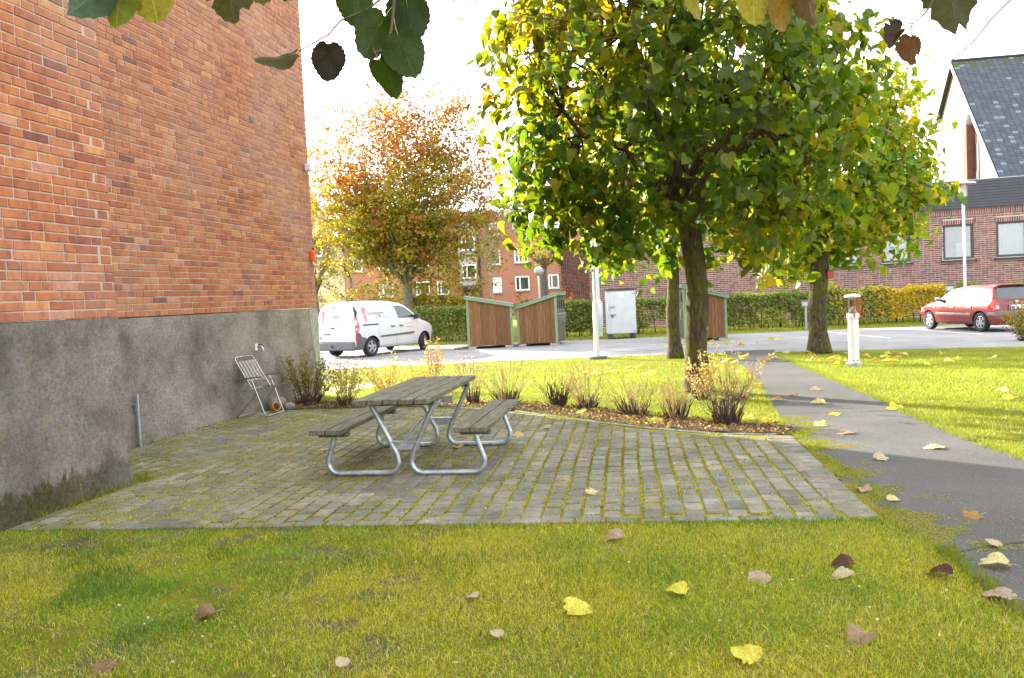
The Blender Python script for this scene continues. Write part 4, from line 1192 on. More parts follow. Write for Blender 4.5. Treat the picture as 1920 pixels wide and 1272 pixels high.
# ---- white delivery van (x forward from the rear bumper, y to its left)
def make_van():
    t = thing('delivery_van', 'white panel van with pink and grey lettering parked beside the brick corner', 'van')
    zt = [(0, 1.68), (.10, 1.73), (.5, 1.795), (1.2, 1.82), (1.9, 1.80), (2.35, 1.74), (2.65, 1.63), (3.0, 1.38), (3.32, 1.13), (3.42, 1.09), (3.7, 1.02), (3.95, .92), (4.12, .78), (4.2, .62)]
    yw = [(.2, .80), (.32, .87), (.55, .905), (.85, .915), (1.05, .90), (1.25, .865), (1.6, .775), (1.85, .70)]
    plan = [(0, .965), (.25, .99), (.8, 1), (3.2, 1), (3.6, .97), (3.95, .90), (4.2, .74)]
    xr = [(.2, .02), (.55, .0), (1.0, .03), (1.4, .07), (1.72, .14)]
    xf = [(.2, 4.14), (.5, 4.2), (.8, 4.12)]
    R = .315
    B = Body(4.2, zt, yw, plan, xr, xf, .24)
    wb = [(.78, R), (3.48, R)]
    st = [0, .12, .3, .5, .65, .78, .95, 1.15, 1.5, 1.9, 2.2, 2.4, 2.65, 2.85, 3.05, 3.25, 3.4, 3.5, 3.7, 3.9, 4.05, 4.14, 4.2]
    B.build(M['vanwhite'], M['dark'], t, wb, R, st)
    for s in (-1, 1):
        for (wx, _), steer in zip(wb, (0, .46)): wheel(t, wx, s * .79, s, R, .20, steer if wx > 2 else 0)
    for s in (-1, 1):
        g = B.side('side_window', [(2.13, 1.19), (2.02, 1.62), (2.30, 1.625), (2.55, 1.55), (2.86, 1.36), (3.02, 1.19)], s, M['glassdark'], t, .005)
        m = MB(); m.box((2.93, s * .99, 1.22), (.12, .17, .19), bevel=.03); m.build('mirror', M['dark'], t)
        m = MB(); m.box((2.95, s * .90, 1.18), (.06, .12, .06)); m.build('mirror_arm', M['dark'], t)
        B.side('rub_strip', [(1.18, .60), (2.86, .63), (2.88, .70), (1.16, .66)], s, M['grey'], t, .018)
        B.side('door_rail', [(.37, 1.02), (1.12, 1.02), (1.12, 1.065), (.37, 1.065)], s, M['dark'], t, .006)
        for dx in (1.70, 2.12):
            B.side('door_handle', [(dx, .925), (dx + .19, .925), (dx + .19, .955), (dx, .955)], s, M['dark'], t, .03)
        B.side('tail_lamp', [(.02, .82), (.14, .82), (.20, 1.0), (.20, 1.12), (.16, 1.30), (.06, 1.30)], s, M['taillamp'], t, .012)
        B.side('lamp_lens', [(.05, 1.06), (.12, 1.06), (.15, 1.18), (.09, 1.25), (.06, 1.2)], s, M['lens'], t, .017)
        B.side('lamp_lens', [(.05, .88), (.11, .88), (.13, .96), (.06, .97)], s, M['lens'], t, .017)
        B.side('pillar_trim', [(.08, 1.31), (.16, 1.31), (.23, 1.48), (.15, 1.66), (.12, 1.66)], s, M['dark'], t, .008)
        B.side('bumper_side', [(.01, .26), (.40, .26), (.42, .44), (.52, .62), (.30, .66), (.20, .80), (.03, .81)], s, M['grey'], t, .012)
        B.side('reflector', [(.03, .54), (.13, .54), (.13, .68), (.03, .68)], s, M['taillamp'], t, .018)
        B.side('front_bumper_side', [(3.92, .26), (4.15, .26), (4.17, .62), (3.98, .62), (3.9, .45)], s, M['grey'], t, .012)
        # panel gaps of the sliding and front doors
        for (a, b) in (((1.12, .34), (1.10, 1.60)), ((1.98, .34), (2.0, 1.66)), ((3.06, .40), (3.05, 1.14)), ((1.10, 1.66), (1.98, 1.69)), ((1.16, .33), (3.02, .33))):
            dx, dz = b[0] - a[0], b[1] - a[1]; l = math.hypot(dx, dz); px_, pz = -dz / l * .006, dx / l * .006
            B.side('door_gap', [(a[0] - px_, a[1] - pz), (b[0] - px_, b[1] - pz), (b[0] + px_, b[1] + pz), (a[0] + px_, a[1] + pz)], s, M['seam'], t, .002, 6)
    # right flank pressed panels and lettering
    for poly in ([(.30, 1.16), (.26, 1.56), (.50, 1.62), (1.0, 1.64), (1.06, 1.18)], [(1.22, 1.16), (1.20, 1.63), (1.86, 1.65), (1.90, 1.18)]):
        B.side('pressed_panel', poly, -1, M['vanwhite'], t, .006); B.side('pressed_panel', poly, 1, M['vanwhite'], t, .006)
    def conform(o, fn):
        for v in o.data.vertices: v.co = fn(v.co.x, v.co.y)
        return o
    def on_side(x0, z0, u=1.0): return lambda a, b: (x0 + a * u, -(B.Y(x0 + a * u, z0 + b * u) + .0105), z0 + b * u)
    def on_rear(y0, z0, u=1.0): return lambda a, b: (B.ip(xr, z0 + b * u) - .0142, y0 - a * u, z0 + b * u)
    conform(lettering('lettering', 'Riksbyggen', .19, M['print_grey'], t, (0, 0, 0), (0, 0, 0)), on_side(.66, 1.36))
    conform(lettering('lettering', 'Rum för hela livet', .10, M['print_grey'], t, (0, 0, 0), (0, 0, 0)), on_side(.98, 1.25))
    conform(lettering('lettering', 'www.riksbyggen.se', .05, M['print_red'], t, (0, 0, 0), (0, 0, 0)), on_side(2.45, .86))
    def key_logo(o, u):
        q = lambda a, b: (a * u, b * u)
        return [q(0, .36), q(.12, .40), q(.19, .34), q(.19, .22), q(.15, .16), q(.19, .10), q(.15, .05), q(.18, -.02), q(.12, -.16), q(.06, .0), q(.07, .16), q(0, .20)]
    m = MB(); m.add([(a, b, 0) for a, b in key_logo(0, 1)], [(0, 1, 2, 3, 4, 11), (11, 4, 10), (10, 4, 5, 6, 9), (9, 6, 7, 8)]); conform(m.build('logo', M['print_red'], t), on_side(.42, 1.24))
    B.side('red_line', [(2.42, .985), (2.80, .99), (2.80, 1.0), (2.42, .995)], -1, M['print_red'], t, .004)
    # rear doors
    B.rear('rear_door', [(.75, .53), (.01, .53), (.01, 1.64), (.62, 1.62), (.72, 1.2)], M['vanwhite'], t, .008)
    B.rear('rear_door', [(-.01, .53), (-.75, .53), (-.72, 1.2), (-.62, 1.62), (-.01, 1.64)], M['vanwhite'], t, .008)
    for sg in (-1, 1):
        B.rear('pressed_panel', [(sg * .62, 1.12), (sg * .06, 1.12), (sg * .06, 1.5), (sg * .54, 1.48)][::sg], M['vanwhite'], t, .012)
    m = MB(); m.box((-.01, 0, .39), (.14, 1.74, .30), bevel=.05); m.build('rear_bumper', M['grey'], t)
    m = MB(); m.tube([(-.06, .05, .36), (-.13, .05, .36), (-.15, .05, .43)], .025, 6); m.build('tow_hook', M['dark'], t)
    m = MB(); m.box((-.012, .42, .67), (.012, .54, .13), bevel=.005); pl_ = m.build('number_plate', M['white'], t)
    m = MB(); m.box((-.021, .67, .67), (.004, .04, .12)); m.build('plate_band', M['plate_blue'], pl_)
    lettering('lettering', 'JTB 677', .105, M['black_print'], pl_, (-.019, .64, .635), (PI / 2, 0, -PI / 2))
    m = MB(); m.box((-.018, .36, .78), (.03, .34, .035), bevel=.01); m.build('plate_lamp', M['grey'], t)
    m = MB(); m.box((.005, .12, .98), (.03, .20, .035), bevel=.01); m.build('rear_handle', M['dark'], t)
    m = MB(); m.box((.105, .12, 1.645), (.03, .20, .03), bevel=.01); m.build('brake_lamp', M['grey'], t)
    y0 = .62
    conform(lettering('lettering', 'Riksbyggen', .155, M['print_grey'], t, (0, 0, 0), (0, 0, 0)), on_rear(.44, 1.32))
    conform(lettering('lettering', 'Rum för hela livet', .08, M['print_grey'], t, (0, 0, 0), (0, 0, 0)), on_rear(.32, 1.215))
    m = MB(); m.add([(a, b, 0) for a, b in key_logo(0, 1)], [(0, 1, 2, 3, 4, 11), (11, 4, 10), (10, 4, 5, 6, 9), (9, 6, 7, 8)]); conform(m.build('logo', M['print_red'], t), on_rear(.66, 1.22, .85))
    B.rear('red_line', [(-.12, 1.03), (-.50, 1.03), (-.50, 1.04), (-.12, 1.04)], M['print_red'], t, .012)
    # windscreen
    V = []; F = []
    for i in range(7):
        x = 2.66 + i * .1
        for k in range(9):
            w = (B.Y(x, B.Z(x) - .1) * .86); y = -w + 2 * w * k / 8; V.append((x + .01, y, B.Z(x) + .022 - .03 * abs(k - 4) / 4))
    for i in range(6):
        for k in range(8): F.append((i * 9 + k, (i + 1) * 9 + k, (i + 1) * 9 + k + 1, i * 9 + k + 1))
    m = MB(); m.add(V, F); m.build('windscreen', M['glassdark'], t, smooth=True)
    for s in (-1, 1):
        m = MB(); m.box((3.98, s * .60, .78), (.30, .26, .16), bevel=.05); m.build('headlight', M['lens'], t)
    m = MB(); m.box((4.16, 0, .46), (.12, 1.3, .3), bevel=.05); m.build('front_bumper', M['grey'], t)
    return t
van = make_van()
_vh = math.atan2(.84, .56)
rw = Vector((-4.62, 27.3)); fwd = Vector((math.cos(_vh), math.sin(_vh))); rgt = Vector((fwd.y, -fwd.x))
# rw is the right rear tyre on the ground
org = rw - fwd * .78 - rgt * .84
van.location = (org.x, org.y, -.2); van.rotation_euler = (0, 0, _vh)

def make_car():
    t = thing('hatchback_car', 'small red hatchback with alloy wheels parked by the yellow hedge', 'car')
    zt = [(0, .90), (.03, 1.02), (.10, 1.28), (.24, 1.40), (.6, 1.425), (1.3, 1.43), (1.8, 1.40), (2.1, 1.32), (2.45, 1.13), (2.78, .95), (2.9, .92), (3.3, .84), (3.6, .73), (3.76, .60), (3.82, .5)]
    yw = [(.18, .72), (.3, .79), (.5, .818), (.75, .82), (.88, .80), (1.1, .715), (1.42, .575)]
    plan = [(0, .91), (.15, .955), (.5, .99), (1, 1), (2.7, 1), (3.2, .97), (3.55, .88), (3.82, .68)]
    xr = [(.18, .06), (.35, .0), (.58, .0), (.62, .06), (.85, .07), (.95, .09), (1.3, .24), (1.42, .32)]
    zt = [(0, .93), (.09, .95), (.2, 1.2), (.30, 1.38), (.5, 1.415)] + zt[4:]
    xf = [(.18, 3.74), (.35, 3.82), (.55, 3.80), (.7, 3.72)]
    R = .295
    B = Body(3.82, zt, yw, plan, xr, xf, .21)
    wb = [(.62, R), (3.09, R)]
    st = [0, .10, .2, .3, .4, .5, .62, .8, 1.0, 1.3, 1.6, 1.85, 2.1, 2.3, 2.5, 2.7, 2.85, 3.0, 3.15, 3.35, 3.55, 3.68, 3.76, 3.82]
    B.build(M['carred'], M['dark'], t, wb, R, st)
    for s in (-1, 1):
        for (wx, _) in wb: wheel(t, wx, s * .715, s, R, .18, 0, 6)
    for s in (-1, 1):
        B.side('side_window', [(1.76, .93), (1.66, 1.34), (1.98, 1.32), (2.30, 1.17), (2.52, 1.0), (2.55, .93)], s, M['glassdark'], t, .005)
        B.side('side_window', [(1.0, .94), (1.02, 1.32), (1.58, 1.35), (1.66, .93)], s, M['glassdark'], t, .005)
        B.side('quarter_window', [(.72, .97), (.78, 1.26), (.95, 1.31), (.94, .95)], s, M['glassdark'], t, .005)
        m = MB(); m.box((2.46, s * .90, 1.0), (.12, .16, .13), bevel=.04); m.build('mirror', M['alu'] if s > 0 else M['dark'], t)
        m = MB(); m.box((2.49, s * .81, .97), (.08, .10, .06)); m.build('mirror_arm', M['dark'], t)
        B.side('rub_strip', [(1.70, .50), (2.68, .51), (2.70, .565), (1.70, .56)], s, M['grey'], t, .016)
        B.side('rub_strip', [(.98, .50), (1.67, .50), (1.67, .56), (1.0, .56)], s, M['grey'], t, .016)
        B.side('strip_edge', [(1.70, .548), (2.70, .553), (2.70, .568), (1.70, .563)], s, M['alu'], t, .02)
        B.side('strip_edge', [(1.0, .548), (1.67, .548), (1.67, .563), (1.0, .563)], s, M['alu'], t, .02)
        for dx in (1.78, .96): B.side('door_handle', [(dx, .74), (dx + .17, .74), (dx + .17, .785), (dx, .785)], s, M['alu'], t, .025)
        B.side('tail_lamp', [(.02, .66), (.10, .66), (.26, .70), (.26, .80), (.16, .93), (.07, .98)], s, M['taillamp'], t, .014)
        B.side('indicator', [(2.70, .72), (2.78, .72), (2.78, .76), (2.70, .76)], s, M['lens'], t, .01)
        B.side('bumper_strip', [(.0, .50), (.30, .50), (.30, .60), (.04, .61)], s, M['grey'], t, .014)
        B.side('headlight', [(3.40, .60), (3.68, .55), (3.70, .63), (3.52, .73), (3.40, .74)], s, M['lens'], t, .01)
        for (a, b) in (((1.69, .30), (1.69, .93)), ((.97, .34), (.96, .94)), ((2.70, .32), (2.66, .90))):
            dx, dz = b[0] - a[0], b[1] - a[1]; l = math.hypot(dx, dz); px_, pz = -dz / l * .005, dx / l * .005
            B.side('door_gap', [(a[0] - px_, a[1] - pz), (b[0] - px_, b[1] - pz), (b[0] + px_, b[1] + pz), (a[0] + px_, a[1] + pz)], s, M['frame_dark'], t, .002, 6)
    B.rear('rear_window', [(.60, 1.0), (-.60, 1.0), (-.50, 1.34), (.50, 1.34)], M['glassdark'], t, .008)
    m = MB(); m.box((.25, 0, 1.405), (.16, 1.04, .035), bevel=.012); m.build('spoiler', M['carred'], t)
    B.rear('bumper_strip', [(.76, .50), (-.76, .50), (-.76, .60), (.76, .60)], M['grey'], t, .016)
    B.rear('tail_lamp', [(.74, .66), (.54, .66), (.56, .78), (.64, .92), (.72, .98)], M['taillamp'], t, .014)
    B.rear('tail_lamp', [(-.72, .98), (-.64, .92), (-.56, .78), (-.54, .66), (-.74, .66)], M['taillamp'], t, .014)
    for s in (-1, 1): B.rear('lamp_lens', [(s * .70, .70), (s * .59, .70), (s * .60, .79), (s * .69, .81)][::s], M['lens'], t, .02)
    m = MB(); m.box((.035, 0, .74), (.014, .52, .115), bevel=.004); pl_ = m.build('number_plate', M['white'], t)
    m = MB(); m.box((.026, .235, .74), (.004, .04, .108)); m.build('plate_band', M['plate_blue'], pl_)
    lettering('lettering', 'WHN 128', .095, M['black_print'], pl_, (.027, .20, .707), (PI / 2, 0, -PI / 2))
    m = MB(); m.box((.06, 0, .87), (.03, .12, .12), bevel=.03); m.build('badge', M['alu'], t)
    m = MB(); m.tube([(.46, 0, 1.42), (.36, 0, 1.52)], .006, 5); m.build('aerial', M['dark'], t)
    V = []; F = []
    for i in range(7):
        x = 2.13 + i * .1
        for k in range(9):
            w = B.Y(x, B.Z(x) - .05) * .87; y = -w + 2 * w * k / 8; V.append((x + .01, y, B.Z(x) + .022 - .03 * abs(k - 4) / 4))
    for i in range(6):
        for k in range(8): F.append((i * 9 + k, (i + 1) * 9 + k, (i + 1) * 9 + k + 1, i * 9 + k + 1))
    m = MB(); m.add(V, F); m.build('windscreen', M['glassdark'], t, smooth=True)
    m = MB(); m.box((3.74, 0, .36), (.10, 1.1, .2), bevel=.04); m.build('front_bumper', M['carred'], t)
    return t
car = make_car()
_ch = math.atan2(.985, -.13)
fwd = Vector((math.cos(_ch), math.sin(_ch))); lft = Vector((-fwd.y, fwd.x))
org = Vector((14.25, 25.3)) - fwd * .62 - lft * .80
car.location = (org.x, org.y, -.2); car.rotation_euler = (0, 0, _ch)

# ------------------------------------------------------------------ foliage tools
def norm(a): return a / (np.linalg.norm(a, axis=-1, keepdims=True) + 1e-9)
LEAF_LIME = (np.array([(0, .05, 0), (0, .36, -.03), (0, .70, -.05), (0, 1.08, -.14), (-.22, -.05, .02), (-.46, .13, .06), (-.52, .42, .08), (-.37, .74, .03),
                       (.22, -.05, .02), (.46, .13, .06), (.52, .42, .08), (.37, .74, .03)], float),
             np.array([(0, 1, 5, 4), (1, 2, 6, 5), (2, 3, 7, 6), (0, 8, 9, 1), (1, 9, 10, 2), (2, 10, 11, 3)]))
LEAF_OVAL = (np.array([(0, 0, 0), (-.34, .45, .05), (0, 1, -.04), (.34, .45, .05)], float), np.array([(0, 3, 2, 1)]))
def leaves_mesh(name, P, Nrm, Tip, size, C, mat, parent, tmpl, curl=None, kind='stuff'):
    """one mesh of many leaves; P (n,3) stalk ends, Nrm normals, Tip directions"""
    T, Fq = tmpl
    n = len(P)
    z = norm(Nrm); y = Tip - (Tip * z).sum(-1, keepdims=True) * z; y = norm(y); x = np.cross(y, z)
    tt = np.repeat(T[None], n, 0).copy()
    if curl is not None:
        tt[:, :, 0] *= 1 + .16 * np.sin(np.arange(n) * 12.9898)[:, None]; tt[:, :, 2] += .10 * np.sin(np.arange(n) * 78.233)[:, None] * tt[:, :, 0] * 2 * tt[:, :, 1]
        tt[:, :, 2] += curl[:, None] * (tt[:, :, 1] ** 2) * -.35 + curl[:, None] * np.abs(tt[:, :, 0]) * .5
    V = P[:, None] + size[:, None, None] * (tt[:, :, 0:1] * x[:, None] + tt[:, :, 1:2] * y[:, None] + tt[:, :, 2:3] * z[:, None])
    nv = len(T)
    F = (Fq[None] + (np.arange(n) * nv)[:, None, None]).reshape(-1, 4)
    CC = np.repeat(C, len(Fq), 0)
    o = npmesh(name, V.reshape(-1, 3), F, CC, mat, parent, smooth=len(T) > 4)
    if kind: tag(o, kind=kind)
    return o
def pick_cols(pal, wts, n, r, jitter=.18):
    pal = np.array(pal); wts = np.array(wts, float); wts /= wts.sum()
    c = pal[r.choice(len(pal), n, p=wts)]
    return np.clip(c * (1 + r.uniform(-jitter, jitter, (n, 1))), 0, 1)

def wander(a, b, n, amp, r):
    a, b = np.array(a, float), np.array(b, float)
    out = []
    off = np.zeros(3)
    for i in range(n + 1):
        t = i / n
        if 0 < i < n: off = off * .6 + r.normal(0, amp, 3)
        out.append(tuple(a + (b - a) * t + off * math.sin(t * PI) ** .5 if 0 < i < n else a + (b - a) * t))
    return out

def linden(label, base, centre, rad, trunk_r, fork_z, ncl, lpc, seed, lsize, nparts=0, low=-0.9, group='pollarded lindens beside the lawn', bright=1.0):
    r = np.random.default_rng(seed)
    bx, by = base; bz = gzf(by)
    t = thing('linden_tree', label, 'tree', (bx, by, bz), 0, group)
    O = np.array([bx, by, bz]); c0 = np.array(centre) - O; R = np.array(rad)
    m = MB(); tr = []
    nseg = 9
    for i in range(nseg + 1):
        z = -.1 + (fork_z + .1) * i / nseg
        tr.append((c0[0] * .25 * (z / fork_z) ** 2 + .03 * math.sin(z * 3 + seed), c0[1] * .25 * (z / fork_z) ** 2 + .03 * math.cos(z * 2.3), z))
    rr = [trunk_r * (1.45 if i == 0 else (1.16 if i == 1 else 1.0 + .05 * math.sin(i * 2.1) - .015 * i)) for i in range(nseg + 1)]
    m.tube(tr, rr, 14)
    tk = m.build('trunk', M['bark'], t, smooth=True, sharp=180)
    # knuckles roughen the trunk outline
    top = np.array(tr[-1])
    tips = []
    nl = 8
    for k in range(nl):
        a = 2 * PI * k / nl + r.uniform(-.3, .3)
        el = r.uniform(.05, .95)
        end = c0 + R * np.array([math.cos(a) * math.cos(el), math.sin(a) * math.cos(el), math.sin(el) * .9 - .25]) * .62
        st = top + np.array([0, 0, r.uniform(-.5, .05)])
        mid = wander(st, end, 6, .10, r)
        m = MB(); m.tube(mid, [trunk_r * q for q in (.62, .52, .45, .38, .32, .25, .16)], 9); m.build('limb', M['bark'], t, smooth=True, sharp=180)
        tips += [mid[3], mid[4], mid[5], mid[6]]
    end = c0 + np.array([0, 0, R[2] * .6]); mid = wander(top, end, 6, .08, r)
    m = MB(); m.tube(mid, [trunk_r * q for q in (.8, .62, .5, .4, .3, .22, .12)], 9); m.build('limb', M['bark'], t, smooth=True, sharp=180); tips += mid[3:]
    # leaf clusters, mostly in the outer shell
    cl = []
    while len(cl) < ncl:
        d = r.normal(size=3); d /= np.linalg.norm(d)
        if d[2] < low: continue
        q = r.uniform(.42, 1.0) ** .55
        lump = 1 + .16 * math.sin(3.1 * d[0] + seed) * math.cos(2.7 * d[2] + d[1] * 2.2) + .07 * math.sin(9 * d[0] + 7 * d[2])
        p = c0 + R * d * q * lump
        if p[2] < 1.72 + .25 * math.sin(p[0] * 3) : continue
        if d[1] < -.25 and r.random() < .34: continue
        if r.random() < .2 * (1 + math.sin(p[0] * 4.1) * math.sin(p[2] * 3.7 + 1)): continue
        cl.append((p, d))
    # twigs
    m = MB(); tips_a = np.array(tips)
    for p, d in cl[::2]:
        j = np.argmin(((tips_a - p) ** 2).sum(1) + r.uniform(0, .4, len(tips_a)))
        w = wander(tips_a[j], p, 3, .05, r); m.tube(w, [.018, .013, .009, .004], 4, caps=False)
    tw = m.build('twigs', M['bark'], t); tag(tw, kind='stuff')
    P = []; N = []; T = []; S = []
    for p, d in cl:
        n = int(lpc * r.uniform(.6, 1.4))
        ax = norm(np.array(d) * .8 + r.normal(0, .5, 3) + np.array([0, 0, -.15]))
        al = r.uniform(-.1, .45, n)[:, None]
        q = p + ax * al * 1.0 + r.normal(0, .11, (n, 3))
        P.append(q)
        nn = d * .55 + np.array([0, 0, .45]) + r.normal(0, .5, (n, 3)); N.append(nn)
        T.append(np.array([0, 0, -.75]) + ax * .6 + r.normal(0, .4, (n, 3)))
        S.append(lsize * (.45 + .95 * r.random(n) ** 1.2))
    P = np.concatenate(P); N = np.concatenate(N); T = np.concatenate(T); S = np.concatenate(S)
    n = len(P)
    C = pick_cols([(0.095, 0.150, 0.014), (0.145, 0.205, 0.016), (0.20, 0.245, 0.016), (0.28, 0.28, 0.016), (0.40, 0.31, 0.02), (0.30, 0.16, 0.03)], [4, 5, 4, 2.5, .9, .25], n, r)
    warm = vnoise(P[:, 0] + seed, P[:, 2] + P[:, 1] * .6, 1.0, seed)
    C = C * (1 + (warm[:, None] - .5) * np.array([[1.0, .35, .1]]))
    C = np.clip(C * bright, 0, .6)  # per-tree colour factor; paints a sunlit look into the rear crowns' leaves
    cu = r.uniform(-.4, 1.5, n)
    if nparts:
        cc = np.array([0, 0, EYE]) - O
        dist = np.linalg.norm(P - cc, axis=1) - S * 4
        order = np.argsort(dist); near, far = [], order
        near = order[:nparts]; far = order[nparts:]
        var = []
        for vi in range(14):
            TT, Fq = LEAF_LIME; tv = TT.copy(); cuv = r.uniform(-.1, .9); tv[:, 2] += cuv * tv[:, 1] ** 2 * -.35 + cuv * np.abs(tv[:, 0]) * .5
            me = bpy.data.meshes.new('leaf'); me.from_pydata(tv.tolist(), [], Fq.tolist()); me.materials.append(M['leaf']); me.polygons.foreach_set('use_smooth', [True] * len(Fq))
            a = me.attributes.new('col', 'FLOAT_COLOR', 'FACE'); cv = pick_cols([(0.075, 0.120, 0.016), (0.105, 0.155, 0.018), (0.15, 0.185, 0.014), (0.27, 0.20, 0.02)], [4, 4, 2, .7], 1, r)[0]
            a.data.foreach_set('color', np.tile(np.append(cv, 1), len(Fq)).astype('f')); var.append(me)
        z = norm(N[near]); y = norm(T[near] - (T[near] * z).sum(-1, keepdims=True) * z); x = np.cross(y, z)
        for i, k in enumerate(near):
            o = bpy.data.objects.new('leaf', var[i % 14]); COL.objects.link(o); o.parent = t; s = S[k]
            o.matrix_local = Matrix(((x[i][0] * s, y[i][0] * s, z[i][0] * s, P[k][0]), (x[i][1] * s, y[i][1] * s, z[i][1] * s, P[k][1]), (x[i][2] * s, y[i][2] * s, z[i][2] * s, P[k][2]), (0, 0, 0, 1)))
        P, N, T, S, C, cu = P[far], N[far], T[far], S[far], C[far], cu[far]
    leaves_mesh('crown', P, N, T, S, C, M['leaf'], t, LEAF_LIME, cu)
    return t
TREE1 = linden('thick trunked linden with a broad green crown at the end of the shrub bed', (2.76, 12.35), (2.52, 12.35, 4.5), (2.62, 2.5, 2.8), .172, 3.0, 820, 17, 3, .138, 300, bright=.86)
TREE2 = linden('slimmer linden trunk standing just left of and behind the thick one', (4.08, 20.92), (4.1, 20.9, 4.6), (2.5, 2.4, 2.7), .165, 2.9, 340, 15, 8, .15, bright=1.3)
TREE3 = linden('linden with a mossy straight trunk on the right lawn beside the bollard light', (7.55, 20.5), (7.95, 20.5, 4.2), (2.45, 2.4, 2.55), .235, 2.7, 640, 16, 14, .15, bright=1.4)  # raised leaf colour stands in for sunlight on this farther crown
o = thing('nest_box', 'small dark red box fixed to the trunk on the right lawn', 'nest box', (7.80, 20.30, 1.72), 0.0)
m = MB(); m.box((0, 0, 0), (.14, .12, .17)); m.build('box', M['red'], o)
m = MB(); m.box((0, -.01, .10), (.19, .18, .02)); m.build('lid', M['dark'], o)

def airy_tree(name, label, base, h0, centre, rad, trunk_r, ncl, lpc, lsize, pal_fn, seed, nbr=34, up=.9, mat='bark_grey', group=None, cat='tree', tmpl=LEAF_OVAL, shell=.5, flat=(.035, .035, .035)):
    r = np.random.default_rng(seed)
    bx, by = base; bz = gzf(by)
    t = thing(name, label, cat, (bx, by, bz), 0, group); O = np.array([bx, by, bz]); c0 = np.array(centre) - O; R = np.array(rad)
    m = MB(); w = wander((0, 0, -.1), (c0[0] * .2, c0[1] * .2, h0), 5, .04, r); m.tube(w, [trunk_r * q for q in (1.3, 1.05, 1, .95, .92, .9)], 10); m.build('trunk', M[mat], t, smooth=True, sharp=180)
    top = np.array(w[-1]); br = []
    m = MB()
    for k in range(nbr):
        d = r.normal(size=3); d[2] = abs(d[2]) * up + .15; d /= np.linalg.norm(d)
        e = c0 + R * d * r.uniform(.6, .98) - np.array([0, 0, R[2] * .12])
        q = wander(top + np.array([0, 0, r.uniform(-.2, .3)]), e, 5, .12, r)
        m.tube(q, [trunk_r * s for s in (.42, .3, .2, .14, .09, .04)], 6, caps=False); br += q[2:]
    m.build('branches', M[mat], t, smooth=True, sharp=180)
    br = np.array(br)
    P = []; N = []; T = []; S = []
    k = 0
    while k < ncl:
        if r.random() < .55:
            c = br[r.integers(len(br))] + r.normal(0, .22, 3) * R / 3
            d = norm(c - c0)
        else:
            d = r.normal(size=3); d /= np.linalg.norm(d); c = c0 + R * d * r.uniform(shell, 1.0)
        if ((c - c0) / R) @ ((c - c0) / R) > 1.12: continue
        n = int(lpc * r.uniform(.6, 1.4)); k += 1
        ax = norm(d + r.normal(0, .4, 3) + np.array([0, 0, .25]))
        P.append(c + ax * r.uniform(-.35, .45, n)[:, None] * R[0] / 6 + r.normal(0, 1, (n, 3)) * R * np.array(flat))
        N.append(np.array([0, 0, .8]) + r.normal(0, .6, (n, 3))); T.append(ax + r.normal(0, .7, (n, 3))); S.append(lsize * r.uniform(.6, 1.3, n))
    P = np.concatenate(P); N = np.concatenate(N); T = np.concatenate(T); S = np.concatenate(S)
    C = pal_fn(P, c0, R, r)
    leaves_mesh('crown', P, N, T, S, C, M['leaf_far'], t, tmpl)
    return t
def autumn_cols(P, c0, R, r):
    n = len(P); hgt = (P[:, 2] - c0[2]) / R[2]; f = np.clip(.38 + .75 * hgt + 1.5 * (vnoise(P[:, 0] + 31, P[:, 2] * 1.6 + P[:, 1], .85, 4) - .5) + r.normal(0, .14, n), 0, 1)[:, None]
    g = pick_cols([(0.24, 0.25, 0.02), (0.33, 0.30, 0.022), (0.44, 0.34, 0.024), (0.16, 0.19, 0.018)], [4, 3, 2, 2], n, r)
    o = pick_cols([(0.34, 0.115, 0.04), (0.38, 0.17, 0.035), (0.27, 0.08, 0.045), (0.30, 0.19, 0.03)], [4, 3, 2, 2], n, r)
    return g * (1 - f) + o * f
def yellow_cols(P, c0, R, r): return pick_cols([(0.42, 0.34, 0.03), (0.36, 0.32, 0.04), (0.30, 0.30, 0.04), (0.48, 0.32, 0.03)], [3, 3, 2, 1], len(P), r)
def paleyellow_cols(P, c0, R, r): return pick_cols([(0.50, 0.45, 0.14), (0.45, 0.42, 0.16), (0.40, 0.34, 0.12)], [3, 3, 1], len(P), r)
def green_cols(P, c0, R, r): return pick_cols([(0.16, 0.18, 0.02), (0.24, 0.24, 0.03), (0.10, 0.13, 0.02)], [3, 3, 2], len(P), r)
airy_tree('autumn_tree', 'spreading tree in rust orange and yellow leaf rising behind the van', (-4.75, 38.5), 2.6, (-4.6, 38.5, 5.9), (5.2, 4.4, 5.9), .24, 1900, 27, .16, autumn_cols, 5, 46, flat=(.045, .045, .011))
airy_tree('yellow_tree', 'yellow leaved tree partly hidden by the orange building corner', (-10.2, 43.5), 2.2, (-9.9, 43.5, 4.6), (1.9, 1.9, 3.4), .14, 240, 26, .12, yellow_cols, 6, 18)
airy_tree('yellow_tree', 'pale yellow bush tree behind the roof of the van', (-7.0, 46.0), .8, (-6.9, 46.0, 1.6), (1.6, 1.3, 1.55), .08, 200, 26, .09, paleyellow_cols, 7, 16)
airy_tree('small_tree', 'small yellow green tree with a stout grey trunk behind the sheds', (1.85, 46.0), 3.3, (1.8, 46.0, 4.3), (1.75, 1.6, 1.15), .30, 120, 22, .13, yellow_cols, 9, 14)
airy_tree('round_shrub', 'rounded yellow green shrub behind the two sheds', (.75, 44.5), .4, (.75, 44.5, .75), (1.0, .9, .95), .05, 130, 24, .08, green_cols, 10, 14, cat='shrub')
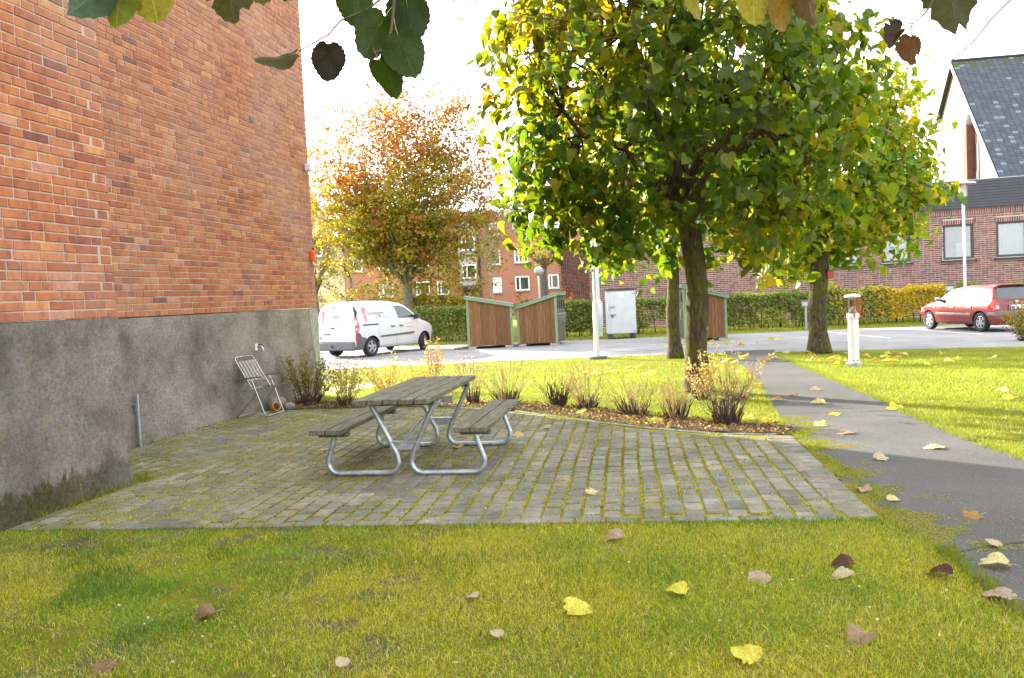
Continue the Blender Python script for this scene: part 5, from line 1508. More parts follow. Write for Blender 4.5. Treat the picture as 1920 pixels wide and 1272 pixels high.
airy_tree('orange_shrub', 'orange autumn shrub against the purple brick corner', (2.75, 42.2), .4, (2.75, 42.2, .85), (.75, .6, .95), .05, 100, 24, .08, lambda P, c0, R, r: pick_cols([(0.50, 0.16, 0.03), (0.42, 0.20, 0.04)], [2, 1], len(P), r), 12, 12, cat='shrub')
airy_tree('orange_shrub', 'low orange shrub below the concrete stair bay of the far block', (-2.6, 47.0), .4, (-2.6, 47, .9), (.9, .8, .9), .05, 90, 24, .08, lambda P, c0, R, r: pick_cols([(0.50, 0.20, 0.03), (0.42, 0.30, 0.04)], [2, 1], len(P), r), 13, 12, cat='shrub')

def bare_tree(label, base, h, spread, seed):
    r = np.random.default_rng(seed); t = thing('bare_tree', label, 'tree', (base[0], base[1], -.2), 0)
    m = MB(); m.tube([(0, 0, 0), (.1, 0, h * .3), (0, 0, h * .55)], [.16, .13, .09], 7); m.build('trunk', M['bark_grey'], t, smooth=True)
    m = MB()
    for k in range(30):
        a = r.uniform(0, 2 * PI); s = np.array([0, 0, h * r.uniform(.25, .55)]); e = s + np.array([math.cos(a) * spread * r.uniform(.4, 1), math.sin(a) * spread * .7, h * r.uniform(.2, .5)])
        w = wander(s, e, 5, .15, r); m.tube(w, [.05, .04, .03, .022, .015, .008], 4, caps=False)
        for j in range(7):
            p = np.array(w[r.integers(2, 6)]); m.tube([tuple(p), tuple(p + np.array([r.normal(0, .6), r.normal(0, .4), r.uniform(.3, 1.3)]))], [.012, .006], 3, caps=False)
    m.build('branches', M['bark_grey'], t)
bare_tree('thin leafless tree behind the left shoulder of the rust tree', (-11.8, 62), 13.0, 4.0, 3)
bare_tree('thin leafless tree between the rust tree and the thick linden', (-1.5, 66), 13.5, 4.0, 4)
bare_tree('thin leafless tree beside the gable of the slate roofed hall', (27.5, 62), 17.5, 3.5, 5)

# ------------------------------------------------------------------ hedges
def hedge(label, a, b, wid, h, n, cols, seed, z=-.2, name='hedge', stems=True, group='clipped hedges along the parking lot', open_low=.05):
    r = np.random.default_rng(seed); a, b = np.array(a, float), np.array(b, float); L = np.linalg.norm(b - a); ang = math.atan2(b[1] - a[1], b[0] - a[0])
    t = thing(name, label, 'hedge', (a[0], a[1], z), ang, group)
    x = r.uniform(0, L, n)
    face = r.random(n)
    y = np.where(face < .55, -wid / 2 * r.uniform(.75, 1.08, n), r.uniform(-wid / 2, wid / 2, n))
    hh = h * (1 + .10 * (vnoise(x, x * 0, .9, seed) - .5) * 2 + .05 * (vnoise(x, x * 0, .3, seed + 1) - .5) * 2)
    zz = np.where(face < .55, r.uniform(.12, 1, n) ** .9 * hh, hh * r.uniform(.92, 1.06, n))
    y += .16 * (vnoise(x, zz, .45, seed + 2) - .5)
    gap = vnoise(x, zz * 1.4, .5, seed + 3)
    keep = ~((zz < h * .42) & (gap > 1 - open_low * 3)) & ~((gap > .8) & (r.random(n) < .6))
    x, y, zz = x[keep], y[keep], zz[keep]; k = len(x)
    P = np.stack([x, y, zz], 1); N = np.stack([r.normal(0, .5, k), -np.ones(k) * .7 + r.normal(0, .4, k), .6 + r.normal(0, .4, k)], 1)
    T = r.normal(0, .8, (k, 3)) + np.array([0, -.3, .2])
    leaves_mesh('foliage', P, N, T, r.uniform(.07, .15, k), cols(P, L, r), M['leaf_far'], t, LEAF_OVAL)
    m = MB()
    for i in range(int(L * 5)):
        x0 = r.uniform(0, L); y0 = r.uniform(-.15, .15); m.tube([(x0, y0, -.02), (x0 + r.normal(0, .05), y0, h * .5), (x0 + r.normal(0, .16), y0 * 1.8, h * .92)], [.02, .015, .008], 4, caps=False)
    s = m.build('stems', M['stem_dark'], t); tag(s, kind='stuff')
    return t
def hg(P, L, r):
    c = pick_cols([(0.095, 0.155, 0.026), (0.155, 0.22, 0.032), (0.22, 0.27, 0.04), (0.38, 0.33, 0.06), (0.30, 0.20, 0.09)], [4, 4, 3, 1.2, .5], len(P), r); return c
def hgy(P, L, r):
    g = hg(P, L, r); y = pick_cols([(0.56, 0.43, 0.02), (0.62, 0.42, 0.02), (0.40, 0.36, 0.03)], [3, 2, 2], len(P), r)
    f = np.clip((P[:, 0] / L - .46) * 4.2 + 1.0 * (vnoise(P[:, 0], P[:, 2], 1.2, 77) - .5), 0, .95) * (P[:, 0] / L < .90)
    f = (r.random(len(P)) < f)[:, None]
    return np.where(f, y, g)
hedge('clipped green hedge in front of the parked van and the left shed', (-3.9, 35.4), (-.2, 34.4), .9, 1.28, 7500, hg, 1)
hedge('clipped hedge between the sheds and the pale metal cabinet', (2.0, 34.1), (3.4, 33.9), .9, 1.30, 3800, hg, 2)
hedge('open stemmed hedge right of the pale metal cabinet', (4.5, 33.7), (7.0, 33.5), .9, 1.32, 3800, hg, 3, open_low=.2)
hedge('long hedge turning bright yellow towards the red car', (7.6, 33.6), (18.5, 32.9), .95, 1.30, 22000, hgy, 4)
hedge('rounded yellow green hedge behind the van bonnet', (-5.0, 40.5), (-1.6, 40.2), 1.3, 1.75, 5200, lambda P, L, r: pick_cols([(0.34, 0.29, 0.03), (0.26, 0.25, 0.03), (0.20, 0.20, 0.03)], [2, 3, 2], len(P), r), 5)
hedge('green hedge running on behind the red car', (19.0, 32.8), (27, 30.5), .95, 1.3, 6000, hg, 6)

# ------------------------------------------------------------------ shrubs along the patio
def shrub(label, base, h, w, nst, nlv, lpal, seed, stem='twig', dark=.28, lsz=.022, upper=.35, group='low shrubs along the patio edge', name='bare_shrub', lean=0.0):
    r = np.random.default_rng(seed); bx, by = base; bz = gzf(by)
    t = thing(name, label, 'shrub', (bx, by, bz), 0, group)
    md = MB(); mt = MB(); P = []; D = []
    for k in range(int(nst * .78)):
        a = r.uniform(0, 2 * PI); rr = r.uniform(.05, 1) ** .7 * w * .62
        b0 = np.array([math.cos(a), math.sin(a), 0]) * min(rr * .3, w * .14) * r.uniform(.3, 1)
        e = np.array([math.cos(a) * rr + lean * h, math.sin(a) * rr, h * r.uniform(.55, 1.05) * (1 - .45 * (rr / (w * .8 + 1e-6)) ** 2)])
        q = wander(b0, e, 5, .012, r)
        mt.tube(q, [.0045, .0038, .0031, .0024, .0018, .001], 3, caps=False)
        for j in range(3):
            i = r.integers(2, 5); p = np.array(q[i]); f = p + norm(np.array(q[i + 1]) - p) * r.uniform(.06, .16) + r.normal(0, .035, 3); mt.tube([tuple(p), tuple(f)], [.0028, .001], 3, caps=False)
            P.append(f); D.append(f - p)
        for s in np.linspace(upper, 1, 7): 
            i = min(int(s * 5), 4); p = np.array(q[i]) * (1 - (s * 5 - i)) + np.array(q[i + 1]) * (s * 5 - i); P.append(p); D.append(np.array(q[i + 1]) - np.array(q[i]))
    for k in range(int(nst * .95)):
        a = r.uniform(0, 2 * PI); rr = w * .16 * r.uniform(0, 1) ** .5; b0 = np.array([math.cos(a) * rr, math.sin(a) * rr, -.01]); e = b0 * r.uniform(1.3, 2.3) + np.array([0, 0, h * dark * r.uniform(.3, 1.0)]); e[2] = max(e[2], .04)
        md.tube(wander(b0, e, 3, .012, r), [.010, .008, .0065, .004], 4, caps=False)
    s = mt.build('twigs', M[stem], t); tag(s, kind='stuff')
    s = md.build('woody_base', M['stem_dark'], t); tag(s, kind='stuff')
    if nlv:
        P = np.array(P); D = np.array(D); i = r.integers(0, len(P), nlv); q = P[i] + r.normal(0, .018, (nlv, 3))
        leaves_mesh('foliage', q, r.normal(0, .7, (nlv, 3)) + np.array([0, 0, .6]), norm(D[i]) + r.normal(0, .6, (nlv, 3)), lsz * r.uniform(.6, 1.4, nlv), pick_cols(lpal[0], lpal[1], nlv, r), M['leaf_far'], t, LEAF_OVAL)
    return t
LGY = ([(0.20, 0.20, 0.03), (0.28, 0.24, 0.04), (0.30, 0.18, 0.06), (0.12, 0.13, 0.02)], [3, 3, 1, 2])
LYE = ([(0.50, 0.42, 0.06), (0.44, 0.40, 0.06), (0.50, 0.32, 0.08)], [3, 2, 1])
LPY = ([(0.50, 0.43, 0.16), (0.44, 0.36, 0.14), (0.46, 0.30, 0.12)], [3, 2, 1])
LPK = ([(0.42, 0.28, 0.12), (0.38, 0.18, 0.09), (0.45, 0.36, 0.16)], [2, 1, 2])
shrub('largest leafy shrub, olive green against the plinth corner beside the folding chair', (-3.28, 13.15), .86, .85, 60, 2600, LGY, 21, upper=.30, lsz=.034)
shrub('slim upright yellow green shrub next to the leafy corner shrub', (-2.60, 12.75), .78, .50, 40, 1300, LYE, 22, stem='twig_pale', upper=.35, lsz=.03, lean=.10)
shrub('yellow leaved shrub just left of the picnic table top', (-2.02, 13.5), .66, .70, 40, 1500, LYE, 23, stem='twig_pale', upper=.3, lsz=.028)
shrub('yellow twiggy shrub behind the middle of the picnic table', (-1.60, 13.9), .62, .60, 36, 900, LYE, 24, stem='twig_pale', upper=.4, lsz=.026)
shrub('taller tawny shrub with dried heads behind the picnic table', (-1.38, 14.4), 1.0, .45, 34, 800, LPK, 25, stem='twig_pale', upper=.55, lsz=.03)
shrub('sparse shrub with reddish base at the right end of the table', (-.62, 12.25), .82, .48, 34, 320, LPK, 26, stem='twig_pale', upper=.6, dark=.34, lsz=.024)
shrub('fan shaped bare shrub behind the right bench', (-.10, 12.05), .78, .80, 44, 160, LPK, 27, stem='twig_pale', upper=.7, dark=.32, lsz=.02)
shrub('short shrub with a dense black woody base and few twigs', (.60, 11.5), .52, .60, 40, 60, LPK, 28, dark=.70, stem='twig', upper=.7, lsz=.02)
shrub('bare shrub with tall straw twigs leaning right, beside the short black one', (.96, 11.05), .66, .68, 50, 140, LPK, 29, stem='twig_pale', dark=.36, upper=.7, lean=-.12, lsz=.02)
shrub('wide bare shrub with straw twigs in the middle of the mulch bed', (1.48, 10.25), .62, .85, 50, 200, LPK, 30, stem='twig_pale', dark=.42, upper=.6, lsz=.02)
shrub('bare shrub with a ragged dark red base second from the path', (1.92, 9.85), .60, .62, 44, 200, LPK, 31, stem='twig_pale', dark=.46, upper=.6, lsz=.02)
shrub('bushiest dark based shrub at the path end of the mulch bed', (2.37, 9.32), .62, .78, 66, 260, LPK, 32, stem='twig', dark=.52, upper=.65, lsz=.02)
shrub('golden dry leaved shrub at the foot of the thick linden trunk', (2.62, 11.55), .66, .48, 40, 850, LPY, 33, stem='twig_pale', upper=.15, lsz=.034, dark=.2)
shrub('tawny twiggy shrub between the thick trunk and the footpath', (3.06, 11.3), .62, .55, 46, 420, LPK, 34, stem='twig_pale', upper=.5, lsz=.024, dark=.2)
shrub('yellow green leafy bush cut off by the picture edge below the red car', (13.25, 21.3), .95, 1.1, 60, 1500, LGY, 35, stem='twig', upper=.2, lsz=.07, dark=.2)

# ------------------------------------------------------------------ grass
def grass(name, n, region, excl, hmin, hmax, width, cols, seed, kind='stuff', dens=None, seg=True, zoff=-.012, lie=.5):
    r = np.random.default_rng(seed)
    xs, ys = [], []
    tot = 0
    x0, x1, y0, y1 = region
    while tot < n:
        x = r.uniform(x0, x1, n); y = r.uniform(y0, y1, n)
        k = np.ones(n, bool)
        for p in excl: k &= ~inpoly(x, y, p)
        if dens is not None: k &= r.random(n) < dens(x, y)
        # only where the photo could see
        xs.append(x[k]); ys.append(y[k]); tot += k.sum()
    x = np.concatenate(xs)[:n]; y = np.concatenate(ys)[:n]
    z = gz(y) + zoff
    h = r.uniform(hmin, hmax, n) * (.7 + .6 * vnoise(x, y, .5, seed)); a = r.uniform(0, 2 * PI, n); w = width * r.uniform(.6, 1.3, n)
    la = r.uniform(0, 2 * PI, n); ln = h * r.uniform(.15, lie * 2, n)
    dx, dy = np.cos(a) * w, np.sin(a) * w; lx, ly = np.cos(la) * ln, np.sin(la) * ln
    b0 = np.stack([x - dx, y - dy, z], 1); b1 = np.stack([x + dx, y + dy, z], 1)
    m0 = np.stack([x - dx * .75 + lx * .35, y - dy * .75 + ly * .35, z + h * .62], 1); m1 = np.stack([x + dx * .75 + lx * .35, y + dy * .75 + ly * .35, z + h * .62], 1)
    t0 = np.stack([x - dx * .12 + lx, y - dy * .12 + ly, z + h * (1 - .25 * np.minimum(ln / h, 1))], 1); t1 = np.stack([x + dx * .12 + lx, y + dy * .12 + ly, z + h * (1 - .25 * np.minimum(ln / h, 1))], 1)
    if seg:
        V = np.stack([b0, b1, m0, m1, t0, t1], 1).reshape(-1, 3); F = np.array([(0, 1, 3, 2), (2, 3, 5, 4)]); k = 6
    else:
        V = np.stack([b0, b1, t0, t1], 1).reshape(-1, 3); F = np.array([(0, 1, 3, 2)]); k = 4
    FF = (F[None] + (np.arange(n) * k)[:, None, None]).reshape(-1, 4)
    C = cols(x, y, r)
    o = npmesh(name, V, FF, np.repeat(C, len(F), 0), M['grass']); tag(o, kind=kind); return o
def near_cols(x, y, r):
    n = len(x)
    green = np.clip(1.1 * (vnoise(x, y, .45, 41) - .45) + .9 * (vnoise(x, y, 1.3, 42) - .5) + .30 * np.clip(-x - .6, 0, 1.5) + .15 * np.clip(x - 1, 0, 1) + .26, 0, 1)
    straw = r.random(n) < .20 * (.3 + 1.4 * vnoise(x, y, .6, 43))
    c = pick_cols([(0.49, 0.48, 0.02), (0.57, 0.52, 0.026), (0.38, 0.41, 0.016), (0.26, 0.25, 0.02)], [3, 2, 2, 1.2], n, r, .35)
    g = pick_cols([(0.19, 0.34, 0.018), (0.27, 0.39, 0.02), (0.12, 0.23, 0.016)], [3, 2, 2], n, r, .35)
    c = np.where((r.random(n) < green)[:, None], g, c)
    c = np.where(straw[:, None], pick_cols([(0.62, 0.52, 0.22), (0.44, 0.32, 0.10)], [2, 1], n, r, .3), c)
    return c
def near_dens(x, y):
    bare = np.clip((.6 * vnoise(x, y * 1.7, .55, 51) + .4 * vnoise(x, y * 1.5, .17, 52) - .50) * 6, 0, 1) * np.clip((-x - .3) / .9, 0, 1)
    return 1 - .86 * bare * np.clip(vnoise(x, y, .06, 53) * 2.2, 0, 1)
WALLPOLY = [(-3.56, 7.5), (-6.5, -7), (-9, -7), (-9, 15), (-3.5, 14.7), (-4.9, 7.5)]
EX = [PATIO, PATH_POLY, WALLPOLY, BED, LOT_POLY]
def near_shape(x, y):   # frustum of the lawn in front of the camera
    return near_dens(x, y) * (np.abs(x) < .66 * y + .35) * np.clip(1.35 - (y - 2.9) * .22, .45, 1)
grass('grass', 270000, (-4.2, 4.2, 2.7, 6.3), EX, .008, .032, .0012, near_cols, 61, dens=near_shape, lie=.9)
grass('grass', 9000, (-4.2, 4.2, 2.7, 6.3), EX, .03, .055, .0018, lambda x, y, r: pick_cols([(0.07, 0.16, 0.012), (0.11, 0.20, 0.014)], [1, 1], len(x), r), 62,
      dens=lambda x, y: near_shape(x, y) * (np.clip((vnoise(x, y, .3, 44) - .55) * 4, 0, 1) * (.25 + .75 * np.clip(-x / 2, 0, 1)) + .9 * (np.clip(1 - np.abs(y - (5.58 - .128 * x)) / .12, 0, 1))), lie=.45)
def lit_cols(x, y, r):
    n = len(x); g = pick_cols([(0.22, 0.28, 0.024), (0.27, 0.31, 0.028), (0.17, 0.25, 0.02), (0.34, 0.33, 0.05)], [3, 3, 2, 1], n, r)
    return g * (.8 + .4 * vnoise(x, y, .9, 45))[:, None]
grass('grass', 90000, (-4, 4.2, 9.3, 23), EX, .02, .045, .0038, lit_cols, 63, dens=lambda x, y: np.clip(1.6 - y * .055, .3, 1), seg=False)
grass('grass', 95000, (2.0, 15, 5, 22.2), EX + [BED], .02, .045, .0038, lit_cols, 64, dens=lambda x, y: (np.clip(1.5 - y * .05, .3, 1)) * (x < .66 * y + 2.2) * (x > 4.0 + np.clip((y - 9) * .0, 0, 1)), seg=False)
grass('grass', 26000, (-14, 30, 29, 36), [LOT_POLY], .04, .09, .010, lambda x, y, r: lit_cols(x, y, r) * np.array([.8, .8, 1]), 65, seg=False)
# moss and small weeds in the paving joints
def joint_pts(n, r):
    x = []; y = []
    while len(x) < n:
        s = PST[r.integers(len(PST))]; a = s[2]; side = r.random() < .62
        if side: u, v = (s[3] / 2 + .008) * (1 if r.random() < .5 else -1) + r.normal(0, .003), r.uniform(-.5, .5) * s[4]
        else: u, v = r.uniform(-.5, .5) * s[3], (s[4] / 2 + .004) * (1 if r.random() < .5 else -1)
        px_, py_ = s[0] + u * math.cos(a) - v * math.sin(a), s[1] + u * math.sin(a) + v * math.cos(a)
        if vnoise(px_, py_, .8, 71) > .34: x.append(px_); y.append(py_)
    return np.array(x), np.array(y)
def joint_moss():
    r = np.random.default_rng(5); n = 110000; x, y = joint_pts(n, r)
    P = np.stack([x, y, np.full(n, -.004)], 1)
    mossy = vnoise(x, y, 1.2, 72)
    C = pick_cols([(0.36, 0.36, 0.014), (0.44, 0.41, 0.016), (0.24, 0.26, 0.014), (0.14, 0.14, 0.02)], [3, 2, 2, .6], n, r) * (.55 + .8 * mossy)[:, None]
    T = r.normal(0, .8, (n, 3)) + np.array([0, 0, .9])
    leaves_mesh('joint_moss', P, r.normal(0, 1, (n, 3)), T, r.uniform(.008, .019, n), C, M['leaf_far'], patio, LEAF_OVAL)
joint_moss()
# weeds and grass tufts along edges: patio side of the path, foot of the plinth, patio corner
def tufts(name, pts, per, h, seed, pal):
    r = np.random.default_rng(seed); X = []; Y = []
    for (x, y, s) in pts: X.append(x + r.normal(0, s, per)); Y.append(y + r.normal(0, s, per))
    x = np.concatenate(X); y = np.concatenate(Y); n = len(x)
    hh = r.uniform(.4, 1, n) * h; a = r.uniform(0, 2 * PI, n); w = .0022; la = r.uniform(0, 2 * PI, n); ln = hh * r.uniform(.2, 1.0, n)
    z = gz(y)
    V = np.stack([np.stack([x - np.cos(a) * w, y - np.sin(a) * w, z], 1), np.stack([x + np.cos(a) * w, y + np.sin(a) * w, z], 1),
                  np.stack([x + np.cos(la) * ln + np.cos(a) * .0004, y + np.sin(la) * ln, z + hh], 1), np.stack([x + np.cos(la) * ln - np.cos(a) * .0004, y + np.sin(la) * ln, z + hh], 1)], 1).reshape(-1, 3)
    F = (np.array([(0, 1, 2, 3)])[None] + (np.arange(n) * 4)[:, None, None]).reshape(-1, 4)
    o = npmesh(name, V, F, pick_cols(pal[0], pal[1], n, r), M['grass']); tag(o, kind='stuff')
def along(p, step, s):
    out = []
    for a, b in zip(p[:-1], p[1:]):
        d = math.hypot(b[0] - a[0], b[1] - a[1])
        for k in range(max(1, int(d / step))):
            t = rnd.random(); out.append((a[0] + (b[0] - a[0]) * t, a[1] + (b[1] - a[1]) * t, s))
    return out
WEED = ([(0.12, 0.20, 0.015), (0.20, 0.23, 0.02), (0.28, 0.25, 0.03)], [2, 2, 1])
tufts('weeds', along([(2.47, 5.35), (2.9, 8.3), (2.98, 9.0)], .045, .04), 24, .026, 81, WEED)
tufts('weeds', along([(-3.86, 6.2), (-3.55, 7.48)], .05, .03), 26, .08, 82, WEED)
tufts('weeds', along([(-4.40, 9.6), (-3.85, 12.4)], .16, .02), 16, .05, 83, WEED)
tufts('weeds', along(PATH_R[1:9], .05, .035), 24, .05, 84, WEED)
tufts('weeds', along(PATH_L[10:13], .03, .035), 30, .05, 85, WEED)
tufts('weeds', [(-3.47, 7.6, .06), (-3.5, 7.7, .05), (-3.7, 6.75, .06), (-3.76, 6.4, .06)] * 3, 40, .11, 86, WEED)
tufts('weeds', along(BED[12:19], .10, .12) + along(BED[0:8], .12, .10), 18, .05, 87, WEED)
# moss spreading over the tarmac beside the patio
def path_moss():
    r = np.random.default_rng(9); n = 70000
    y = r.uniform(4.6, 9.6, n); lx = np.interp(y, [p[1] for p in PATH_L[::-1]], [p[0] for p in PATH_L[::-1]])
    d = np.abs(r.normal(0, .24, n)) * (.4 + 1.2 * vnoise(y, y * 0, .5, 91)); x = lx + d - .03
    k = vnoise(x, y, .16, 92) > .24 + d * .8; x, y = x[k], y[k]; n = len(x)
    leaves_mesh('path_moss', np.stack([x, y, np.full(n, .0)], 1), r.normal(0, .25, (n, 3)) + np.array([0, 0, 1]), r.normal(0, .8, (n, 3)) * np.array([1, 1, .1]) + np.array([0, 0, .06]), r.uniform(.004, .012, n),
                pick_cols([(0.34, 0.34, 0.018), (0.42, 0.39, 0.02), (0.24, 0.26, 0.018)], [2, 2, 2], n, r), M['leaf_far'], path, LEAF_OVAL)
path_moss()
# litter of crumbled leaves in the mulch
def litter():
    r = np.random.default_rng(19); n = 5200; X = []; Y = []
    while len(X) < n:
        x, y = r.uniform(-3.9, 3, 4000), r.uniform(8.4, 14, 4000); k = inpoly(x, y, BED) & (r.random(4000) < np.where(x > -.8, 1, .5)); X += list(x[k]); Y += list(y[k])
    x, y = np.array(X[:n]), np.array(Y[:n])
    o = leaves_mesh('leaf_litter', np.stack([x, y, gz(y) + .015 + .02 * vnoise(x, y, .25, 3)], 1), r.normal(0, .45, (n, 3)) + np.array([0, 0, 1]), r.normal(0, 1, (n, 3)), r.uniform(.015, .05, n),
                    pick_cols([(0.20, 0.11, 0.05), (0.32, 0.20, 0.09), (0.42, 0.34, 0.16), (0.10, 0.055, 0.03), (0.40, 0.34, 0.04)], [4, 3, 1.5, 3, 1], n, r), M['leaf_far'], None, LEAF_OVAL)
litter()

# ------------------------------------------------------------------ picnic table
def picnic_table():
    t = thing('picnic_table', 'weathered plank picnic table with attached benches on galvanised tube legs', 'picnic table', (-.885, 8.03, .003), math.atan2(.987, .162) - PI / 2)
    # local: x across, y along (front at -y)
    def plank(name, cx, z, w, th, y0, y1):
        m = MB(); m.box((cx, (y0 + y1) / 2, z - th / 2), (w, y1 - y0, th), bevel=.005); return m.build(name, M['greywood'], t)
    for k in range(5):
        e = rnd.uniform(-.006, .006)
        plank('top_plank', -.272 + .136 * k, .725 + rnd.uniform(-.002, .002), .121, .044, -1.06 + e, .92 + e)
    for s in (-1, 1):
        for k in range(2):
            plank('seat_plank', s * (.575 + .148 * k), .455 + rnd.uniform(-.003, .003), .134, .044, -.93 + rnd.uniform(-.006, .006), .90)
    FY = (-.70, .70)
    for y in FY:
        m = MB(); m.box((0, y, .725 - .044 - .026), (.60, .07, .05), bevel=.008); m.build('top_batten', M['greywood'], t)
        for s in (-1, 1):
            m = MB(); m.box((s * .65, y, .455 - .044 - .026), (.27, .07, .05), bevel=.008); m.build('seat_batten', M['greywood'], t)
            path_ = [(s * .30, y, .66), (s * .075, y, .20)]
            # rounded lower bends
            def arc(cx, cz, r, a0, a1, n=7): return [(cx + r * math.cos(a0 + (a1 - a0) * k / n), y, cz + r * math.sin(a0 + (a1 - a0) * k / n)) for k in range(n + 1)]
            if s > 0:
                path_ += arc(.165, .135, .11, PI * 1.10 - .15, PI * 1.5) + [(.40, y, .025)] + arc(.62, .125, .10, -PI / 2, .22) + [(.665, y, .30), (.64, y, .40)]
            else:
                path_ += [(-p[0], y, p[2]) for p in arc(.165, .135, .11, PI * 1.10 - .15, PI * 1.5)] + [(-.40, y, .025)] + [(-p[0], y, p[2]) for p in arc(.62, .125, .10, -PI / 2, .22)] + [(-.665, y, .30), (-.64, y, .40)]
            m = MB(); m.tube(path_, .0235, 12); m.build('leg', M['galv'], t, smooth=True, sharp=50)
        m = MB(); m.box((0, y - .0, .27), (.27, .012, .07)); m.box((0, y - .0, .305), (.25, .05, .008)); b = m.build('cross_plate', M['galv'], t)
        m = MB(); m.tube([(0, y - .02, .268), (0, y + .02, .268)], .014, 6); m.build('bolt', M['galv'], b)
    m = MB(); m.tube([(0, -.70, .30), (.0, -.1, .40), (.0, .70, .50)], .017, 8); m.build('brace', M['galv'], t, smooth=True)
    m = MB(); m.box((0, .70, .50), (.24, .012, .06)); m.build('brace_plate', M['galv'], t)
    return t
picnic_table()

# ------------------------------------------------------------------ folding chair
def chair():
    t = thing('folding_chair', 'old aluminium folding chair with grey wooden slats standing against the plinth', 'chair', (-3.66, 11.98, .004), math.atan2(-.1952, .9808))
    W = .275
    def U(name, pts, r=.0102, mat='alu'):
        m = MB(); m.tube(pts, r, 8); return m.build(name, M[mat], t, smooth=True, sharp=60)
    # front leg loop: from the arm rests down to the ground in front
    U('front_leg', [(.0, -W, .555), (.03, -W, .50), (.10, -W, .30), (.18, -W, .06), (.20, -W + .015, .022), (.20, -W + .06, .012), (.185, 0, .012), (.20, W - .06, .012), (.20, W - .015, .022), (.18, W, .06), (.10, W, .30), (.03, W, .50), (.0, W, .555)])
    # rear leg loop
    U('rear_leg', [(.10, -W + .02, .40), (-.06, -W + .02, .20), (-.22, -W + .02, .05), (-.25, -W + .035, .016), (-.25, -W + .08, .012), (-.235, 0, .012), (-.25, W - .08, .012), (-.25, W - .035, .016), (-.22, W - .02, .05), (-.06, W - .02, .20), (.10, W - .02, .40)])
    # back hoop
    U('back_frame', [(.02, -W + .015, .40), (-.10, -W + .015, .60), (-.225, -W + .015, .82), (-.245, -W + .05, .855), (-.25, 0, .86), (-.245, W - .05, .855), (-.225, W - .015, .82), (-.10, W - .015, .60), (.02, W - .015, .40)])
    # seat rails only: the seat slats are gone
    U('seat_rail', [(-.12, -W + .01, .385), (.30, -W + .01, .425)], .010)
    U('seat_rail', [(-.12, W - .01, .385), (.30, W - .01, .425)], .010)
    U('cross_rod', [(-.12, -W + .01, .385), (-.12, W - .01, .385)], .008, 'galv')
    for s in (-1, 1):
        m = MB(); m.box((-.02, s * (W + .012), .567), (.40, .042, .022), mtx=Matrix.Rotation(-.06, 4, 'Y'), bevel=.006); m.build('armrest', M['greywood'], t)
        U('arm_strut', [(.06, s * (W - .005), .55), (.0, s * (W - .005), .40)], .007, 'galv')
    for k in range(5):
        y = -.18 + .09 * k
        m = MB(); m.box((-.132, y, .655), (.012, .056, .33), mtx=Matrix.Rotation(-.50, 4, 'Y'), bevel=.003); m.build('back_slat', M['slatwood'], t)
    for z, x in ((.53, -.052), (.77, -.19)):
        U('slat_rod', [(x - .01, -W + .02, z), (x - .01, W - .02, z)], .006, 'galv')
chair()
t = thing('flower_pot', 'tipped orange clay flower pot beside the folding chair', 'pot', (-3.60, 12.30, .05), 0)
m = MB(); m.lathe([(.042, 0), (.058, .09), (.066, .094), (.066, .116), (.056, .116), (.04, .02)], 18); po = m.build('pot', M['clay'], t, smooth=True); po.rotation_euler = (1.2, .2, .8)
m = MB(); m.lathe([(.054, .085), (.0, .095)], 14); s_ = m.build('soil', M['mulch'], t); s_.rotation_euler = (1.2, .2, .8)
def boulder(name, label, loc, r, mat, seed):
    bm = bmesh.new(); bmesh.ops.create_icosphere(bm, subdivisions=3, radius=r); q = np.random.default_rng(seed).uniform(0, 9, 3)
    for v in bm.verts:
        n = float(vnoise(v.co.x * 3 + q[0], v.co.y * 3 + v.co.z * 2 + q[1], .35, seed)); v.co *= .75 + .5 * n; v.co.z *= .75
    me = bpy.data.meshes.new(name); bm.to_mesh(me); bm.free(); me.materials.append(mat); me.polygons.foreach_set('use_smooth', [True] * len(me.polygons))
    o = bpy.data.objects.new(name, me); COL.objects.link(o); o.location = loc; return tag(o, label, 'stone')
boulder('garden_stone', 'rounded grey stone at the plinth behind the folding chair', (-3.62, 12.66, .08), .14, M['render'], 3)
boulder('garden_stone', 'pale smaller stone between the chair and the leafy corner shrub', (-3.42, 12.58, .04), .08, M['render'], 4)

